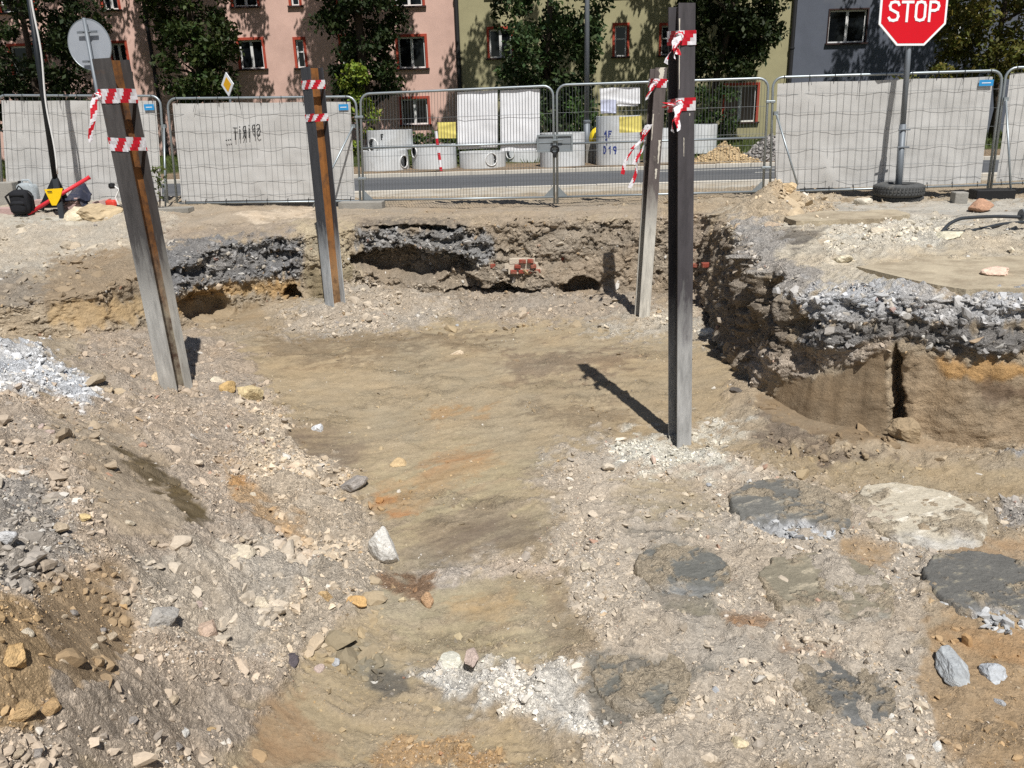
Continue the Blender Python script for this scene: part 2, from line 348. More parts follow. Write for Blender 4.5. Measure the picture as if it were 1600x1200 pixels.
# ------------------------------------------------------------------ patches of soil, taken from the photograph: polygon, colour, roughness, stones
T = (160, 143, 118)
PATCH = [
 ([(0, 600), (420, 630), (600, 880), (560, 960), (330, 1200), (-420, 1260), (-420, 600)], (176, 161, 143), 0.95, 1.1, 14),
 ([(300, 540), (480, 508), (650, 492), (900, 498), (1110, 485), (1160, 560), (1120, 640), (1040, 690), (980, 700), (900, 730), (800, 760), (650, 775), (560, 765), (480, 730), (410, 650)], (163, 146, 117), 0.12, 0.10, 10),
 ([(400, 520), (560, 505), (640, 520), (820, 530), (700, 550), (560, 560), (430, 570)], (141, 124, 99), 0.25, 0.15, 14),
 ([(780, 560), (1000, 535), (1000, 560), (860, 600), (800, 600)], (142, 124, 101), 0.3, 0.2, 14),
 ([(820, 640), (960, 625), (1010, 660), (900, 680)], (143, 126, 101), 0.35, 0.5, 12),
 ([(390, 680), (480, 660), (560, 700), (550, 745), (480, 790), (430, 770)], (126, 110, 92), 0.12, 0.08, 10),
 ([(560, 740), (720, 690), (860, 720), (860, 870), (620, 890), (600, 800)], (165, 151, 120), 0.08, 0.12, 16),
 ([(600, 765), (740, 705), (800, 712), (790, 735), (700, 770), (640, 815), (590, 800)], (166, 138, 101), 0.05, 0.08, 9),
 ([(590, 772), (640, 765), (630, 785), (595, 790)], (173, 124, 77), 0.05, 0.05, 5),
 ([(610, 795), (655, 800), (640, 812), (612, 808)], (176, 121, 72), 0.05, 0.05, 4),
 ([(650, 725), (770, 702), (740, 722), (670, 742)], (166, 127, 87), 0.05, 0.05, 6),
 ([(660, 640), (770, 635), (765, 650), (680, 655)], (168, 138, 99), 0.1, 0.1, 7),
 ([(665, 810), (760, 785), (870, 830), (860, 860), (700, 885), (640, 875)], (122, 108, 92), 0.08, 0.15, 12),
 ([(880, 700), (1000, 672), (1180, 690), (1330, 760), (1460, 870), (1440, 990), (1520, 1210), (890, 1210), (930, 1050), (885, 900), (640, 895), (830, 870), (870, 800), (830, 760)], (181, 169, 152), 0.65, 1.0, 16),
 ([(980, 665), (1160, 672), (1150, 730), (1020, 745), (960, 700)], (196, 192, 179), 0.8, 1.5, 14),
 ([(970, 740), (1080, 745), (1130, 800), (1080, 820), (980, 800)], (160, 146, 118), 0.1, 0.25, 14),
 ([(1000, 838), (1080, 835), (1130, 880), (1120, 960), (1040, 960), (1010, 900)], (112, 112, 106), 0.15, 0.5, 14),
 ([(905, 1030), (1000, 1025), (1100, 1040), (1060, 1090), (960, 1140), (915, 1100)], (128, 123, 113), 0.35, 0.7, 18),
 ([(1080, 690), (1250, 690), (1420, 720), (2050, 725), (2050, 800), (1530, 785), (1400, 765), (1320, 750), (1180, 725)], (162, 144, 114), 0.3, 0.25, 12),
 ([(1180, 640), (1300, 690), (1390, 715), (1360, 725), (1200, 690)], (128, 114, 98), 0.6, 0.9, 10),
 ([(1440, 975), (1500, 965), (2050, 1010), (2050, 1230), (1510, 1230), (1430, 1080)], (169, 143, 109), 0.32, 0.1, 12),
 ([(1470, 985), (1540, 1005), (2050, 1000), (2050, 1070), (1520, 1030)], (170, 132, 88), 0.15, 0.05, 10),
 ([(1300, 838), (1400, 850), (1395, 895), (1340, 895)], (168, 140, 103), 0.05, 0.08, 8),
 ([(1480, 842), (2050, 850), (2050, 895), (1520, 868)], (163, 135, 102), 0.08, 0.08, 8),
 ([(1140, 962), (1215, 972), (1205, 1000), (1150, 992)], (158, 114, 69), 0.1, 0.1, 8),
 ([(1230, 1000), (1320, 1008), (1310, 1025), (1235, 1018)], (148, 110, 76), 0.15, 0.2, 8),
 ([(1040, 955), (1110, 945), (1150, 975), (1110, 980)], (138, 130, 108), 0.1, 0.1, 8),
 ([(600, 905), (890, 905), (905, 1015), (760, 1050), (660, 1030), (585, 965)], (166, 153, 123), 0.03, 0.10, 8),
 ([(695, 928), (790, 922), (810, 945), (770, 962), (715, 955)], (177, 150, 109), 0.03, 0.04, 8),
 ([(850, 905), (895, 905), (905, 1000), (860, 1000)], (138, 122, 100), 0.15, 0.2, 10),
 ([(470, 1000), (590, 960), (700, 1040), (660, 1085), (800, 1120), (870, 1200), (360, 1220), (440, 1080)], (164, 146, 114), 0.05, 0.10, 8),
 ([(400, 1105), (470, 1080), (520, 1190), (390, 1215)], (156, 127, 94), 0.06, 0.1, 10),
 ([(520, 985), (600, 1010), (650, 1060), (600, 1085), (520, 1030)], (132, 125, 108), 0.05, 0.1, 10),
 ([(590, 1045), (640, 1050), (650, 1078), (590, 1090)], (104, 98, 88), 0.2, 0.3, 8),
 ([(650, 1050), (760, 1038), (900, 1035), (930, 1100), (930, 1165), (860, 1135), (760, 1105), (690, 1085)], (206, 201, 191), 0.95, 1.7, 14),
 ([(590, 1170), (700, 1150), (800, 1170), (760, 1210), (580, 1215)], (168, 138, 100), 0.4, 0.9, 12),
 ([(640, 890), (880, 878), (890, 903), (660, 912)], (182, 168, 151), 0.7, 1.2, 6),
 ([(590, 885), (680, 900), (680, 935), (610, 925)], (140, 112, 86), 0.7, 0.8, 8),
 # left spoil bank
 ([(60, 640), (200, 650), (270, 740), (300, 820), (180, 840), (110, 740)], (168, 152, 130), 0.25, 0.35, 14),
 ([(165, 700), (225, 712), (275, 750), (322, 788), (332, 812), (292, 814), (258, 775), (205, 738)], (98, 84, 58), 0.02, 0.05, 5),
 ([(-420, 760), (60, 740), (140, 830), (120, 900), (30, 930), (-420, 930)], (154, 147, 138), 0.9, 1.2, 14),
 ([(60, 890), (190, 890), (230, 1000), (190, 1080), (120, 1110), (60, 1000)], (160, 138, 109), 0.35, 0.25, 14),
 ([(-420, 930), (50, 950), (90, 1080), (60, 1150), (-420, 1150)], (171, 145, 109), 0.8, 0.6, 12),
 ([(340, 728), (420, 750), (500, 800), (600, 885), (550, 900), (450, 840), (370, 780)], (175, 148, 114), 0.75, 0.8, 10),
 ([(345, 735), (400, 740), (420, 765), (365, 760)], (186, 143, 90), 0.4, 0.3, 6),
 ([(200, 870), (420, 850), (600, 890), (500, 1000), (420, 1050), (340, 1030), (260, 1000)], (180, 169, 153), 0.85, 1.5, 14),
 ([(150, 1090), (420, 1050), (400, 1120), (340, 1210), (100, 1210)], (170, 156, 139), 0.9, 1.3, 14),
 ([(370, 600), (420, 620), (470, 700), (560, 770), (610, 860), (590, 930), (500, 1010), (420, 1060), (390, 1020), (470, 930), (500, 860), (430, 790), (390, 720)], (186, 171, 150), 1.0, 2.0, 14),
 ([(-420, 530), (60, 540), (130, 578), (165, 620), (120, 645), (60, 612), (-420, 618)], (192, 193, 194), 1.0, 2.0, 7),
 ([(150, 500), (330, 520), (400, 560), (420, 640), (180, 620), (120, 560)], (166, 151, 133), 0.75, 0.8, 12),
 # terrace, left
 ([(-420, 300), (260, 300), (300, 380), (250, 405), (100, 435), (-420, 455)], (180, 169, 151), 0.6, 0.5, 10),
 ([(-420, 335), (150, 335), (140, 350), (-420, 352)], (176, 170, 156), 0.1, 0.1, 6),
 ([(-420, 425), (130, 430), (100, 480), (-420, 485)], (142, 131, 116), 0.7, 0.9, 10),
 ([(90, 400), (235, 385), (228, 470), (60, 492)], (150, 133, 110), 0.5, 0.4, 10),
 ([(62, 492), (222, 456), (228, 500), (100, 520)], (173, 148, 109), 0.2, 0.1, 8),
 ([(250, 350), (330, 345), (470, 335), (472, 365), (330, 380), (255, 385)], (158, 144, 127), 0.5, 0.4, 10),
 ([(240, 385), (400, 372), (476, 362), (478, 430), (390, 442), (258, 468)], (128, 126, 124), 1.0, 1.8, 8),
 ([(265, 470), (300, 452), (420, 430), (472, 436), (455, 462), (350, 462), (275, 498)], (173, 142, 96), 0.4, 0.3, 6),
 ([(300, 478), (400, 466), (425, 495), (400, 512), (305, 512)], (150, 132, 105), 0.1, 0.1, 6),
 ([(468, 345), (555, 345), (560, 420), (470, 425)], (178, 163, 135), 0.55, 0.5, 8),
 ([(468, 420), (560, 415), (565, 455), (540, 485), (480, 492)], (134, 121, 94), 0.35, 0.2, 8),
 # far wall
 ([(555, 340), (1000, 335), (1110, 335), (1110, 480), (740, 490), (560, 460)], (152, 138, 119), 0.8, 0.8, 8),
 ([(555, 356), (720, 352), (765, 370), (775, 402), (740, 418), (640, 400), (558, 398)], (136, 134, 131), 1.0, 2.0, 7),
 ([(555, 342), (725, 342), (722, 352), (560, 356)], (120, 110, 98), 0.7, 0.4, 4),
 ([(850, 400), (990, 390), (1000, 470), (880, 480)], (158, 142, 121), 0.5, 0.4, 10),
 ([(470, 475), (560, 445), (640, 450), (720, 480), (660, 515), (540, 528), (430, 525)], (174, 162, 145), 0.95, 1.8, 10),
 ([(730, 455), (1000, 460), (1050, 500), (900, 505), (720, 500)], (163, 150, 133), 0.85, 1.0, 10),
 ([(1030, 480), (1130, 480), (1140, 540), (1040, 530), (920, 520), (940, 500)], (180, 170, 153), 0.9, 1.4, 10),
 ([(1080, 345), (1122, 345), (1122, 500), (1078, 490)], (160, 144, 125), 0.6, 0.4, 8),
 ([(270, 318), (1010, 318), (1010, 338), (560, 345), (280, 362)], (160, 145, 125), 0.12, 0.12, 7),
 ([(380, 335), (500, 328), (480, 345), (400, 350)], (196, 180, 158), 0.08, 0.05, 6),
 # the block on the right
 ([(1112, 345), (1180, 395), (1245, 470), (1255, 590), (1150, 575), (1108, 500)], (142, 130, 115), 0.9, 0.5, 8),
 ([(1125, 330), (2050, 300), (2050, 470), (1250, 462), (1180, 400)], (187, 176, 156), 0.6, 0.5, 8),
 ([(1140, 345), (1215, 280), (1310, 305), (1310, 338), (1200, 355)], (178, 161, 135), 0.9, 1.2, 8),
 ([(1178, 363), (1295, 362), (1245, 398), (1190, 388)], (112, 105, 96), 0.4, 0.4, 6),
 ([(1140, 345), (1215, 345), (1230, 400), (1290, 440), (1250, 465), (1180, 410)], (160, 154, 146), 1.0, 1.8, 8),
 ([(1290, 318), (1500, 312), (2050, 316), (2050, 345), (1500, 352), (1310, 350)], (171, 166, 155), 0.06, 0.08, 7),
 ([(1290, 355), (1480, 345), (1480, 385), (1400, 400), (1290, 410)], (200, 192, 175), 0.9, 1.6, 8),
 ([(1340, 410), (1480, 395), (2050, 395), (2050, 462), (1450, 455), (1370, 440)], (188, 174, 148), 0.1, 0.12, 8),
 ([(1235, 455), (1350, 448), (2050, 468), (2050, 515), (1400, 505), (1260, 505)], (178, 177, 176), 1.0, 2.0, 7),
 ([(1245, 500), (1400, 500), (2050, 512), (2050, 560), (1480, 552), (1400, 532), (1240, 565)], (126, 124, 122), 1.0, 1.6, 8),
 ([(1185, 545), (1400, 528), (1400, 552), (1250, 592), (1185, 605)], (166, 153, 138), 0.7, 0.8, 8),
 ([(1180, 640), (1250, 592), (1390, 545), (1402, 560), (1392, 700), (1300, 695), (1190, 655)], (134, 115, 90), 0.03, 0.0, 5),
 ([(1405, 548), (2050, 590), (2050, 695), (1480, 695), (1405, 695)], (160, 140, 113), 0.22, 0.12, 8),
 ([(1460, 556), (2050, 566), (2050, 592), (1470, 592)], (181, 142, 89), 0.3, 0.1, 6),
 ([(1500, 592), (2050, 596), (2050, 632), (1540, 630)], (122, 102, 82), 0.2, 0.1, 8),
 ([(1540, 705), (2050, 675), (2050, 722)], (150, 149, 148), 1.0, 2.4, 6),
 ([(1550, 790), (2050, 800), (2050, 845), (1580, 830)], (158, 152, 144), 0.9, 1.6, 7),
]
def poly_sd(px, py, poly):
    d2 = np.full(px.shape, 1e12); ins = np.zeros(px.shape, dtype=bool); P = np.array(poly, dtype=float)
    for a, b in zip(P, np.roll(P, -1, axis=0)):
        e = b - a; t = np.clip(((px - a[0]) * e[0] + (py - a[1]) * e[1]) / (e @ e), 0, 1)
        d2 = np.minimum(d2, (px - a[0] - t * e[0]) ** 2 + (py - a[1] - t * e[1]) ** 2)
        c = (a[1] > py) != (b[1] > py)
        ins ^= c & (px < (b[0] - a[0]) * (py - a[1]) / (b[1] - a[1] + 1e-12) + a[0])
    d = np.sqrt(d2); return np.where(ins, -d, d)
def paint(X, Y, Z, wall=False):
    px, py = proj(X, Y, Z)
    w = 30 * fbm(X, Y, 0.5, 5, 31, 0.62); w2 = 20 * fbm(X, Y, 0.45, 5, 47, 0.62)
    px = px + w; py = py + w2 * np.clip((py - 250) / 500, 0.25, 1)
    edge = fbm(X + 0.4 * Y, Y * 2.2 - X, 0.30, 5, 58, 0.68); edge2 = fbm(X, Y, 0.09, 3, 66, 0.6)
    # direction of the bucket scrapes turns across the floor
    an = 0.35 - 0.55 * sstep(5.2, 3.6, Y) + 0.25 * fbm(X, Y, 2.5, 2, 81); ca, sa = np.cos(an), np.sin(an)
    scr = fbm((X * ca + Y * sa) * 0.9, (-X * sa + Y * ca) * 6.5, 0.45, 5, 83, 0.66)
    col = np.empty((X.size, 3)); col[:] = lin((168, 152, 128)); ro = np.full(X.size, 0.5); st = np.full(X.size, 0.4)
    for poly, c, r, s, soft in PATCH:
        P = np.array(poly); m = soft * 3.2
        sel = np.nonzero((px > P[:, 0].min() - m) & (px < P[:, 0].max() + m) & (py > P[:, 1].min() - m) & (py < P[:, 1].max() + m))[0]
        if not len(sel): continue
        sd = poly_sd(px[sel], py[sel], poly)
        if 0.025 < r < 0.2 and poly[0][1] > 640:      # scraped clay: the colours lie in streaks
            k = sstep(soft * 1.2, -soft * 1.2, sd + soft * (3.2 * scr[sel] + 2.0 * edge[sel] + 1.0 * edge2[sel]) + 1)
            k = k * np.clip(0.72 + 0.9 * scr[sel] + 0.25 * edge[sel], 0.12, 0.95)
        else:
            k = sstep(soft * 0.9, -soft * 0.9, sd + soft * (2.6 * edge[sel] + 1.6 * edge2[sel]) + 1)
            if soft < 13 and r < 0.5: k = k * (0.74 + 0.4 * np.clip(edge[sel] + 0.5, 0, 1) * 0.8)
        k = np.clip(k, 0, 1)
        col[sel] += (lin(c) - col[sel]) * k[:, None]; ro[sel] += (r - ro[sel]) * k; st[sel] += (s - st[sel]) * k
    # debris that strayed on to the smooth floor
    stray = (0 if wall else 1) * sstep(0.12, 0.42, fbm(X * 0.8 + Y * 0.2, Y * 1.7, 0.55, 5, 95, 0.66)) * (ro < 0.45)
    st = st + 0.30 * stray; ro = ro + 0.34 * stray * (1 - ro); col = col * (1 - 0.10 * stray[:, None])
    col = col * (1 + 0.13 * sstep(0.45, 0.75, ro))[:, None]
    return col, ro, st
ALB = 1.0
def detail(x, y, ro):
    """small relief and a brightness tint; ro = roughness 0..1"""
    z = 0.030 * fbm(x, y, 1.3, 3, 3)
    f1, c1 = worley(x + 0.03 * fbm(x, y, 0.08, 2, 61), y + 0.03 * fbm(x, y, 0.08, 2, 62), 0.13, 5); f2, c2 = worley(x, y, 0.05, 9); f3, c3 = worley(x, y, 0.024, 23)
    lump = np.sqrt(np.clip(1 - f1 * 1.15, 0, 1)) * (c1 > 0.45); lump2 = np.sqrt(np.clip(1 - f2 * 1.2, 0, 1)) * (c2 > 0.35)
    z = z + ro * (0.105 * fbm(x, y, 0.36, 5, 12, 0.66) + 0.06 * lump * c1 + 0.024 * lump2 * c2 + 0.012 * np.clip(1 - f3, 0, 1) * c3)
    streak = fbm(x * 0.9 + y * 0.5, y * 3.2 - x * 1.6, 0.22, 4, 77, 0.6)
    an = 0.35 - 0.55 * sstep(5.2, 3.6, y) + 0.25 * fbm(x, y, 2.5, 2, 81); ca, sa = np.cos(an), np.sin(an)
    rut = fbm((x * ca + y * sa) * 0.7, (-x * sa + y * ca) * 4.0, 0.5, 4, 84, 0.6)
    z = z + (1 - ro) * (0.014 * rut + 0.007 * streak + 0.006 * fbm(x, y, 0.12, 3, 71))
    tint = 1 + ro * (0.18 * (c2 - 0.5) + 0.16 * (c1 - 0.5) + 0.2 * (c3 - 0.5)) + (1 - ro) * 0.10 * streak + 0.12 * fbm(x, y, 0.35, 4, 90, 0.6)
    return z, tint
def hue_shift(col, x, y):
    g = col @ np.array([0.3, 0.55, 0.15]); col = g[:, None] + (col - g[:, None]) * 0.91
    a = fbm(x, y, 0.6, 4, 120, 0.6)[:, None]
    return col * (1 + a * np.array([0.06, 0.0, -0.08]))

HOLE = 0.62
def base_z(x, y):
    x = np.asarray(x, dtype=float); y = np.asarray(y, dtype=float)
    return np.where(rim_dist(x, y) > 0, z_upper(x, y), z_floor(x, y))
def hit(px, py):
    """where the sight line of a photo pixel first meets the ground"""
    d = ray(px, py); t = np.linspace(1.5, 40, 1600)
    P = cC + d[None] * t[:, None]; g = base_z(P[:, 0], P[:, 1])
    i = np.nonzero(P[:, 2] < g)[0]
    i = i[0] if len(i) else len(t) - 1
    a = max(i - 1, 0); f = (P[a, 2] - g[a]) / ((P[a, 2] - g[a]) - (P[i, 2] - g[i]) + 1e-9)
    return P[a] + (P[i] - P[a]) * f

# ground: one sheet; dense where the picture looks, coarse out to the horizon
yr = [1.5]
while yr[-1] < 17.6:
    y = yr[-1]; yr.append(y + (0.0037 * y if y < 14 else 0.008 * y))
yr = np.array([-400, -60, -12, -4, -2.6, -1, 0, 0.5, 0.9, 1.2] + yr + [18, 20, 26, 40, 80, 200, 900])
NU = 770
u = np.linspace(-1, 1, NU)
hw = np.clip(0.80 * yr + 1.3, 2.6, 16)
X = u[None] * hw[:, None]
ext = np.array([14, 18, 30, 80, 900.0])
Lx = -np.maximum(ext[::-1][None], hw[:, None] + np.array([900, 80, 30, 10, 1.5])[None] * 0.2)
Lx = np.sort(Lx, axis=1); Rx = -Lx[:, ::-1]
X = np.hstack([Lx, X, Rx]); Yg = np.repeat(yr[:, None], X.shape[1], 1)
sh = X.shape; x = X.ravel(); y = Yg.ravel()
rd = rim_dist(x, y); zf = z_floor(x, y); zu = z_upper(x, y)
far = (np.abs(x) > 17) | (y < -2) | (y > 17.5)
zb = np.where(far, np.where(y > 17.5, -0.12, 0.0), np.where(rd < 0, zf, zu))
zb = np.where((y > 17.5), -0.12, zb)
col, ro, st = paint(x, y, zb)
dz, tint = detail(x, y, ro)
ko = sstep(HOLE, HOLE + 0.06, rd)
z = np.where(far, zb, zf * (1 - ko) + zu * ko)
z = np.where(far, z, z + dz - np.where((rd > 0) & (rd < HOLE), 0.25, 0.0) * (1 - ko))
col = hue_shift(col, x, y) * tint[:, None] * ALB
idx = np.arange(sh[0] * sh[1]).reshape(sh)
fc = np.stack([idx[:-1, :-1].ravel(), idx[:-1, 1:].ravel(), idx[1:, 1:].ravel(), idx[1:, :-1].ravel()], 1)
ground = link_mesh('ground', fast_mesh('ground', np.stack([x, y, z], 1), fc, np.hstack([np.clip(col, 0.01, 0.95), np.clip(ro, 0, 1)[:, None]])), mSoil, smooth=True)
tag(ground, 'excavated sandy building ground with scraped clay floor and rubble', 'ground', kind='structure')

# ------------------------------------------------------------------ cut face of the pit: a ribbon that can overhang
CAVES = [(655, 412, 95, 25, 0.55), (600, 405, 50, 18, 0.4), (775, 458, 75, 12, 0.5), (905, 452, 34, 17, 0.5), (720, 440, 30, 14, 0.35), (690, 372, 40, 5, 0.12), (1205, 470, 20, 40, 0.25), (1175, 440, 12, 50, 0.2), (318, 478, 48, 22, 0.4), (461, 466, 14, 20, 0.45), (640, 353, 88, 5, 0.25),
         (1402, 622, 9, 82, 0.3), (1395, 690, 10, 30, 0.25), (1265, 505, 24, 12, 0.12), (440, 400, 30, 10, 0.15), (790, 395, 20, 5, 0.1), (300, 425, 40, 8, 0.12)]
def resample(P, step):
    seg = np.linalg.norm(np.diff(P, axis=0), axis=1); s = np.concatenate([[0], np.cumsum(seg)]); n = int(s[-1] / step)
    q = np.linspace(0, s[-1], n); return np.stack([np.interp(q, s, P[:, 0]), np.interp(q, s, P[:, 1])], 1), q
seen = RIM[(RIM[:, 0] > -9.5) & (RIM[:, 0] < 8.5)]
RP, rs_ = resample(seen, 0.019)
k = np.hanning(41); k /= k.sum()
tn = np.gradient(RP, axis=0); tn = np.stack([np.convolve(np.pad(tn[:, i], 20, mode='edge'), k, 'valid') for i in (0, 1)], 1)
tn /= np.linalg.norm(tn, axis=1, keepdims=True); nout = np.stack([-tn[:, 1], tn[:, 0]], 1)   # left of travel = away from the pit
NT, NS = 105, 40
tw = np.linspace(0, 1, NT); ts = np.linspace(0, 1, NS + 1)[1:]
wob = 0.10 * fbm(rs_, rs_ * 0, 0.9, 4, 55, 0.6) + 0.03 * fbm(rs_, rs_ * 0, 0.15, 3, 56)
bat = np.interp(RP[:, 0], [-9, -5, -3, -2.4, 0, 2.9, 3.3], [0.25, 0.3, 0.3, 0.45, 0.5, 0.4, 0.2])
bat = np.where((RP[:, 1] < 12.3) & (RP[:, 0] > 2), 0.22, bat)
rows = []
for t in tw:     # the face, from below the floor to the rim
    rows.append(np.concatenate([RP + nout * (wob - bat * (1 - t) ** 1.1)[:, None], np.full((len(RP), 1), t)], 1))
for t in ts:     # over the rim and back on to the upper ground
    rows.append(np.concatenate([RP + nout * (wob * (1 - t) + 0.95 * t)[:, None], np.full((len(RP), 1), 1 + t)], 1))
R = np.stack(rows); rsh = R.shape[:2]; x = R[..., 0].ravel(); y = R[..., 1].ravel(); t = R[..., 2].ravel()
sA = np.repeat(rs_[None], rsh[0], 0).ravel(); nx = np.repeat(nout[None, :, 0], rsh[0], 0).ravel(); ny = np.repeat(nout[None, :, 1], rsh[0], 0).ravel()
rimxy = np.repeat(RP[None], rsh[0], 0).reshape(-1, 2)
zu = z_upper(x, y); zb = z_floor(rimxy[:, 0] - nx * 0.4, rimxy[:, 1] - ny * 0.4) - 0.22
zrim = z_upper(rimxy[:, 0], rimxy[:, 1])
tc_ = np.clip(t, 0, 1); z = np.where(t <= 1, zb + (zrim - zb) * tc_, zu)
col, ro, st = paint(x, y, z, True)
onface = sstep(1.06, 0.97, t) * sstep(0, 0.06, tc_ + 0.001)
# relief of the face in the face's own plane
f1, c1 = worley(sA, z * 1.2, 0.16, 205); f2, c2 = worley(sA + 0.3 * fbm(sA, z, 0.1, 2, 3), z, 0.055, 209); f3, c3 = worley(sA, z, 0.028, 213)
blk = (rimxy[:, 0] > 2.4) & (rimxy[:, 1] > 7.6) & (rimxy[:, 1] < 12.6)
rel = (0.13 + 0.13 * blk) * fbm(sA * (1 + 0.3 * blk), z * np.where(blk, 0.6, 1.3), 0.5, 4, 210, 0.58) * (0.15 + 0.85 * ro) - 0.10 * sstep(0.10, 0.40, fbm(sA, z * 1.15, 0.26, 5, 222, 0.66)) * ro * np.where((rimxy[:, 1] < 7.6) & (rimxy[:, 0] > 2.4), 0.45, 1.0) + ro * (0.08 * np.sqrt(np.clip(1 - f1 * 1.1, 0, 1)) * c1 + 0.04 * np.sqrt(np.clip(1 - f2 * 1.15, 0, 1)) * c2 + 0.012 * c3 * (1 - f3))
rel += ro * 0.035 * fbm(sA, z, 0.11, 3, 226, 0.6)
rel += (1 - ro) * 0.012 * fbm(sA * 4, z * 0.6, 0.3, 3, 217)
px, py = proj(x, y, z)
wx = px + 14 * fbm(sA, z, 0.3, 4, 300, 0.6); wy = py + 9 * fbm(sA, z, 0.25, 4, 310, 0.6)
cave = np.zeros_like(x)
for (cx, cy, rx, ry, dp) in CAVES:
    q = ((wx - cx) / rx) ** 2 + ((wy - cy) / ry) ** 2
    cave = np.maximum(cave, dp * sstep(1.15, 0.55, q))
disp = (cave - rel) * onface
dzu, tintu = detail(x, y, ro)
tint = np.where(t > 1.03, tintu, 1 + ro * (0.22 * (c2 - 0.5) + 0.2 * (c1 - 0.5) + 0.25 * (c3 - 0.5)) + 0.14 * fbm(sA, z, 0.3, 4, 400, 0.6))
shelf = sstep(1.0, 1.12, t)
lip = -0.02 * sstep(0.93, 1.0, t) * (1 - shelf)
zz = z + lip + dzu * shelf + 0.03 * fbm(sA, z, 0.12, 3, 420) * onface * ro + np.where(t > 1, 0.012, 0) * sstep(1.0, 1.2, t) - 0.09 * sstep(1.86, 2.0, t)
V = np.stack([x + nx * disp, y + ny * disp, zz], 1)
col = hue_shift(col, sA, z * 1.7) * tint[:, None] * ALB
idx = np.arange(rsh[0] * rsh[1]).reshape(rsh)
fc = np.stack([idx[:-1, :-1].ravel(), idx[:-1, 1:].ravel(), idx[1:, 1:].ravel(), idx[1:, :-1].ravel()], 1)
pit_wall = link_mesh('pit_wall', fast_mesh('pit_wall', V, fc, np.hstack([np.clip(col, 0.01, 0.95), np.clip(ro, 0, 1)[:, None]])), mSoil, smooth=True)
tag(pit_wall, 'steep layered cut face of the pit with ballast, sand and hollows', 'pit wall', kind='structure')
WALLV = V; WALLN = np.stack([nx, ny], 1); WALLT = t; WALLS = st; WALLC = col

# ------------------------------------------------------------------ loose rubble (too many to count)
ph = (1 + 5 ** 0.5) / 2
ICO = np.array([(-1, ph, 0), (1, ph, 0), (-1, -ph, 0), (1, -ph, 0), (0, -1, ph), (0, 1, ph), (0, -1, -ph), (0, 1, -ph), (ph, 0, -1), (ph, 0, 1), (-ph, 0, -1), (-ph, 0, 1)]) / math.sqrt(1 + ph * ph)
ICF = np.array([(0, 11, 5), (0, 5, 1), (0, 1, 7), (0, 7, 10), (0, 10, 11), (1, 5, 9), (5, 11, 4), (11, 10, 2), (10, 7, 6), (7, 1, 8), (3, 9, 4), (3, 4, 2), (3, 2, 6), (3, 6, 8), (3, 8, 9), (4, 9, 5), (2, 4, 11), (6, 2, 10), (8, 6, 7), (9, 8, 1)])
def rand_rot(n, flat=0.5):
    a = rng.uniform(0, 2 * np.pi, n); b = rng.normal(0, flat, n); c = rng.normal(0, flat, n)
    ca, sa, cb, sb, cc, sc = np.cos(a), np.sin(a), np.cos(b), np.sin(b), np.cos(c), np.sin(c)
    Rz = np.zeros((n, 3, 3)); Rz[:, 0, 0] = ca; Rz[:, 0, 1] = -sa; Rz[:, 1, 0] = sa; Rz[:, 1, 1] = ca; Rz[:, 2, 2] = 1
    Rx = np.zeros((n, 3, 3)); Rx[:, 0, 0] = 1; Rx[:, 1, 1] = cb; Rx[:, 1, 2] = -sb; Rx[:, 2, 1] = sb; Rx[:, 2, 2] = cb
    Ry = np.zeros((n, 3, 3)); Ry[:, 1, 1] = 1; Ry[:, 0, 0] = cc; Ry[:, 0, 2] = sc; Ry[:, 2, 0] = -sc; Ry[:, 2, 2] = cc
    return Rz @ Rx @ Ry
OCT = np.array([(1, 0, 0), (-1, 0, 0), (0, 1, 0), (0, -1, 0), (0, 0, 1), (0, 0, -1.0)])
OCF = np.array([(0, 2, 4), (2, 1, 4), (1, 3, 4), (3, 0, 4), (2, 0, 5), (1, 2, 5), (3, 1, 5), (0, 3, 5)])
def chips_mesh(name, P, size, colr, parent=None):
    n = len(P); v = OCT[None] * rng.uniform(0.5, 1.4, (n, 6, 1)) * np.stack([rng.uniform(0.8, 1.4, n), rng.uniform(0.6, 1.1, n), rng.uniform(0.5, 1.0, n)], 1)[:, None]
    v = v + rng.normal(0, 0.18, (n, 6, 3)); v = np.einsum('nij,nkj->nki', rand_rot(n, 0.6), v) * size[:, None, None] + P[:, None]
    f = (OCF[None] + (np.arange(n) * 6)[:, None, None]).reshape(-1, 3); c = np.repeat(colr[:, None], 6, 1).reshape(-1, 3)
    return link_mesh(name, fast_mesh(name, v.reshape(-1, 3), f, np.clip(c, 0.01, 0.95)), mStone, parent)
def stones_mesh(name, P, size, colr, flat=0.5):
    n = len(P)
    v = ICO[None] * rng.uniform(0.5, 1.35, (n, 12, 1)) * np.stack([rng.uniform(0.8, 1.5, n), rng.uniform(0.5, 1.0, n), rng.uniform(0.3, 0.75, n)], 1)[:, None]
    v = np.einsum('nij,nkj->nki', rand_rot(n, flat), v) * size[:, None, None] + P[:, None]
    f = (ICF[None] + (np.arange(n) * 12)[:, None, None]).reshape(-1, 3)
    c = np.repeat(colr[:, None], 12, 1).reshape(-1, 3)
    return link_mesh(name, fast_mesh(name, v.reshape(-1, 3), f, np.clip(c, 0.01, 0.95)), mStone)
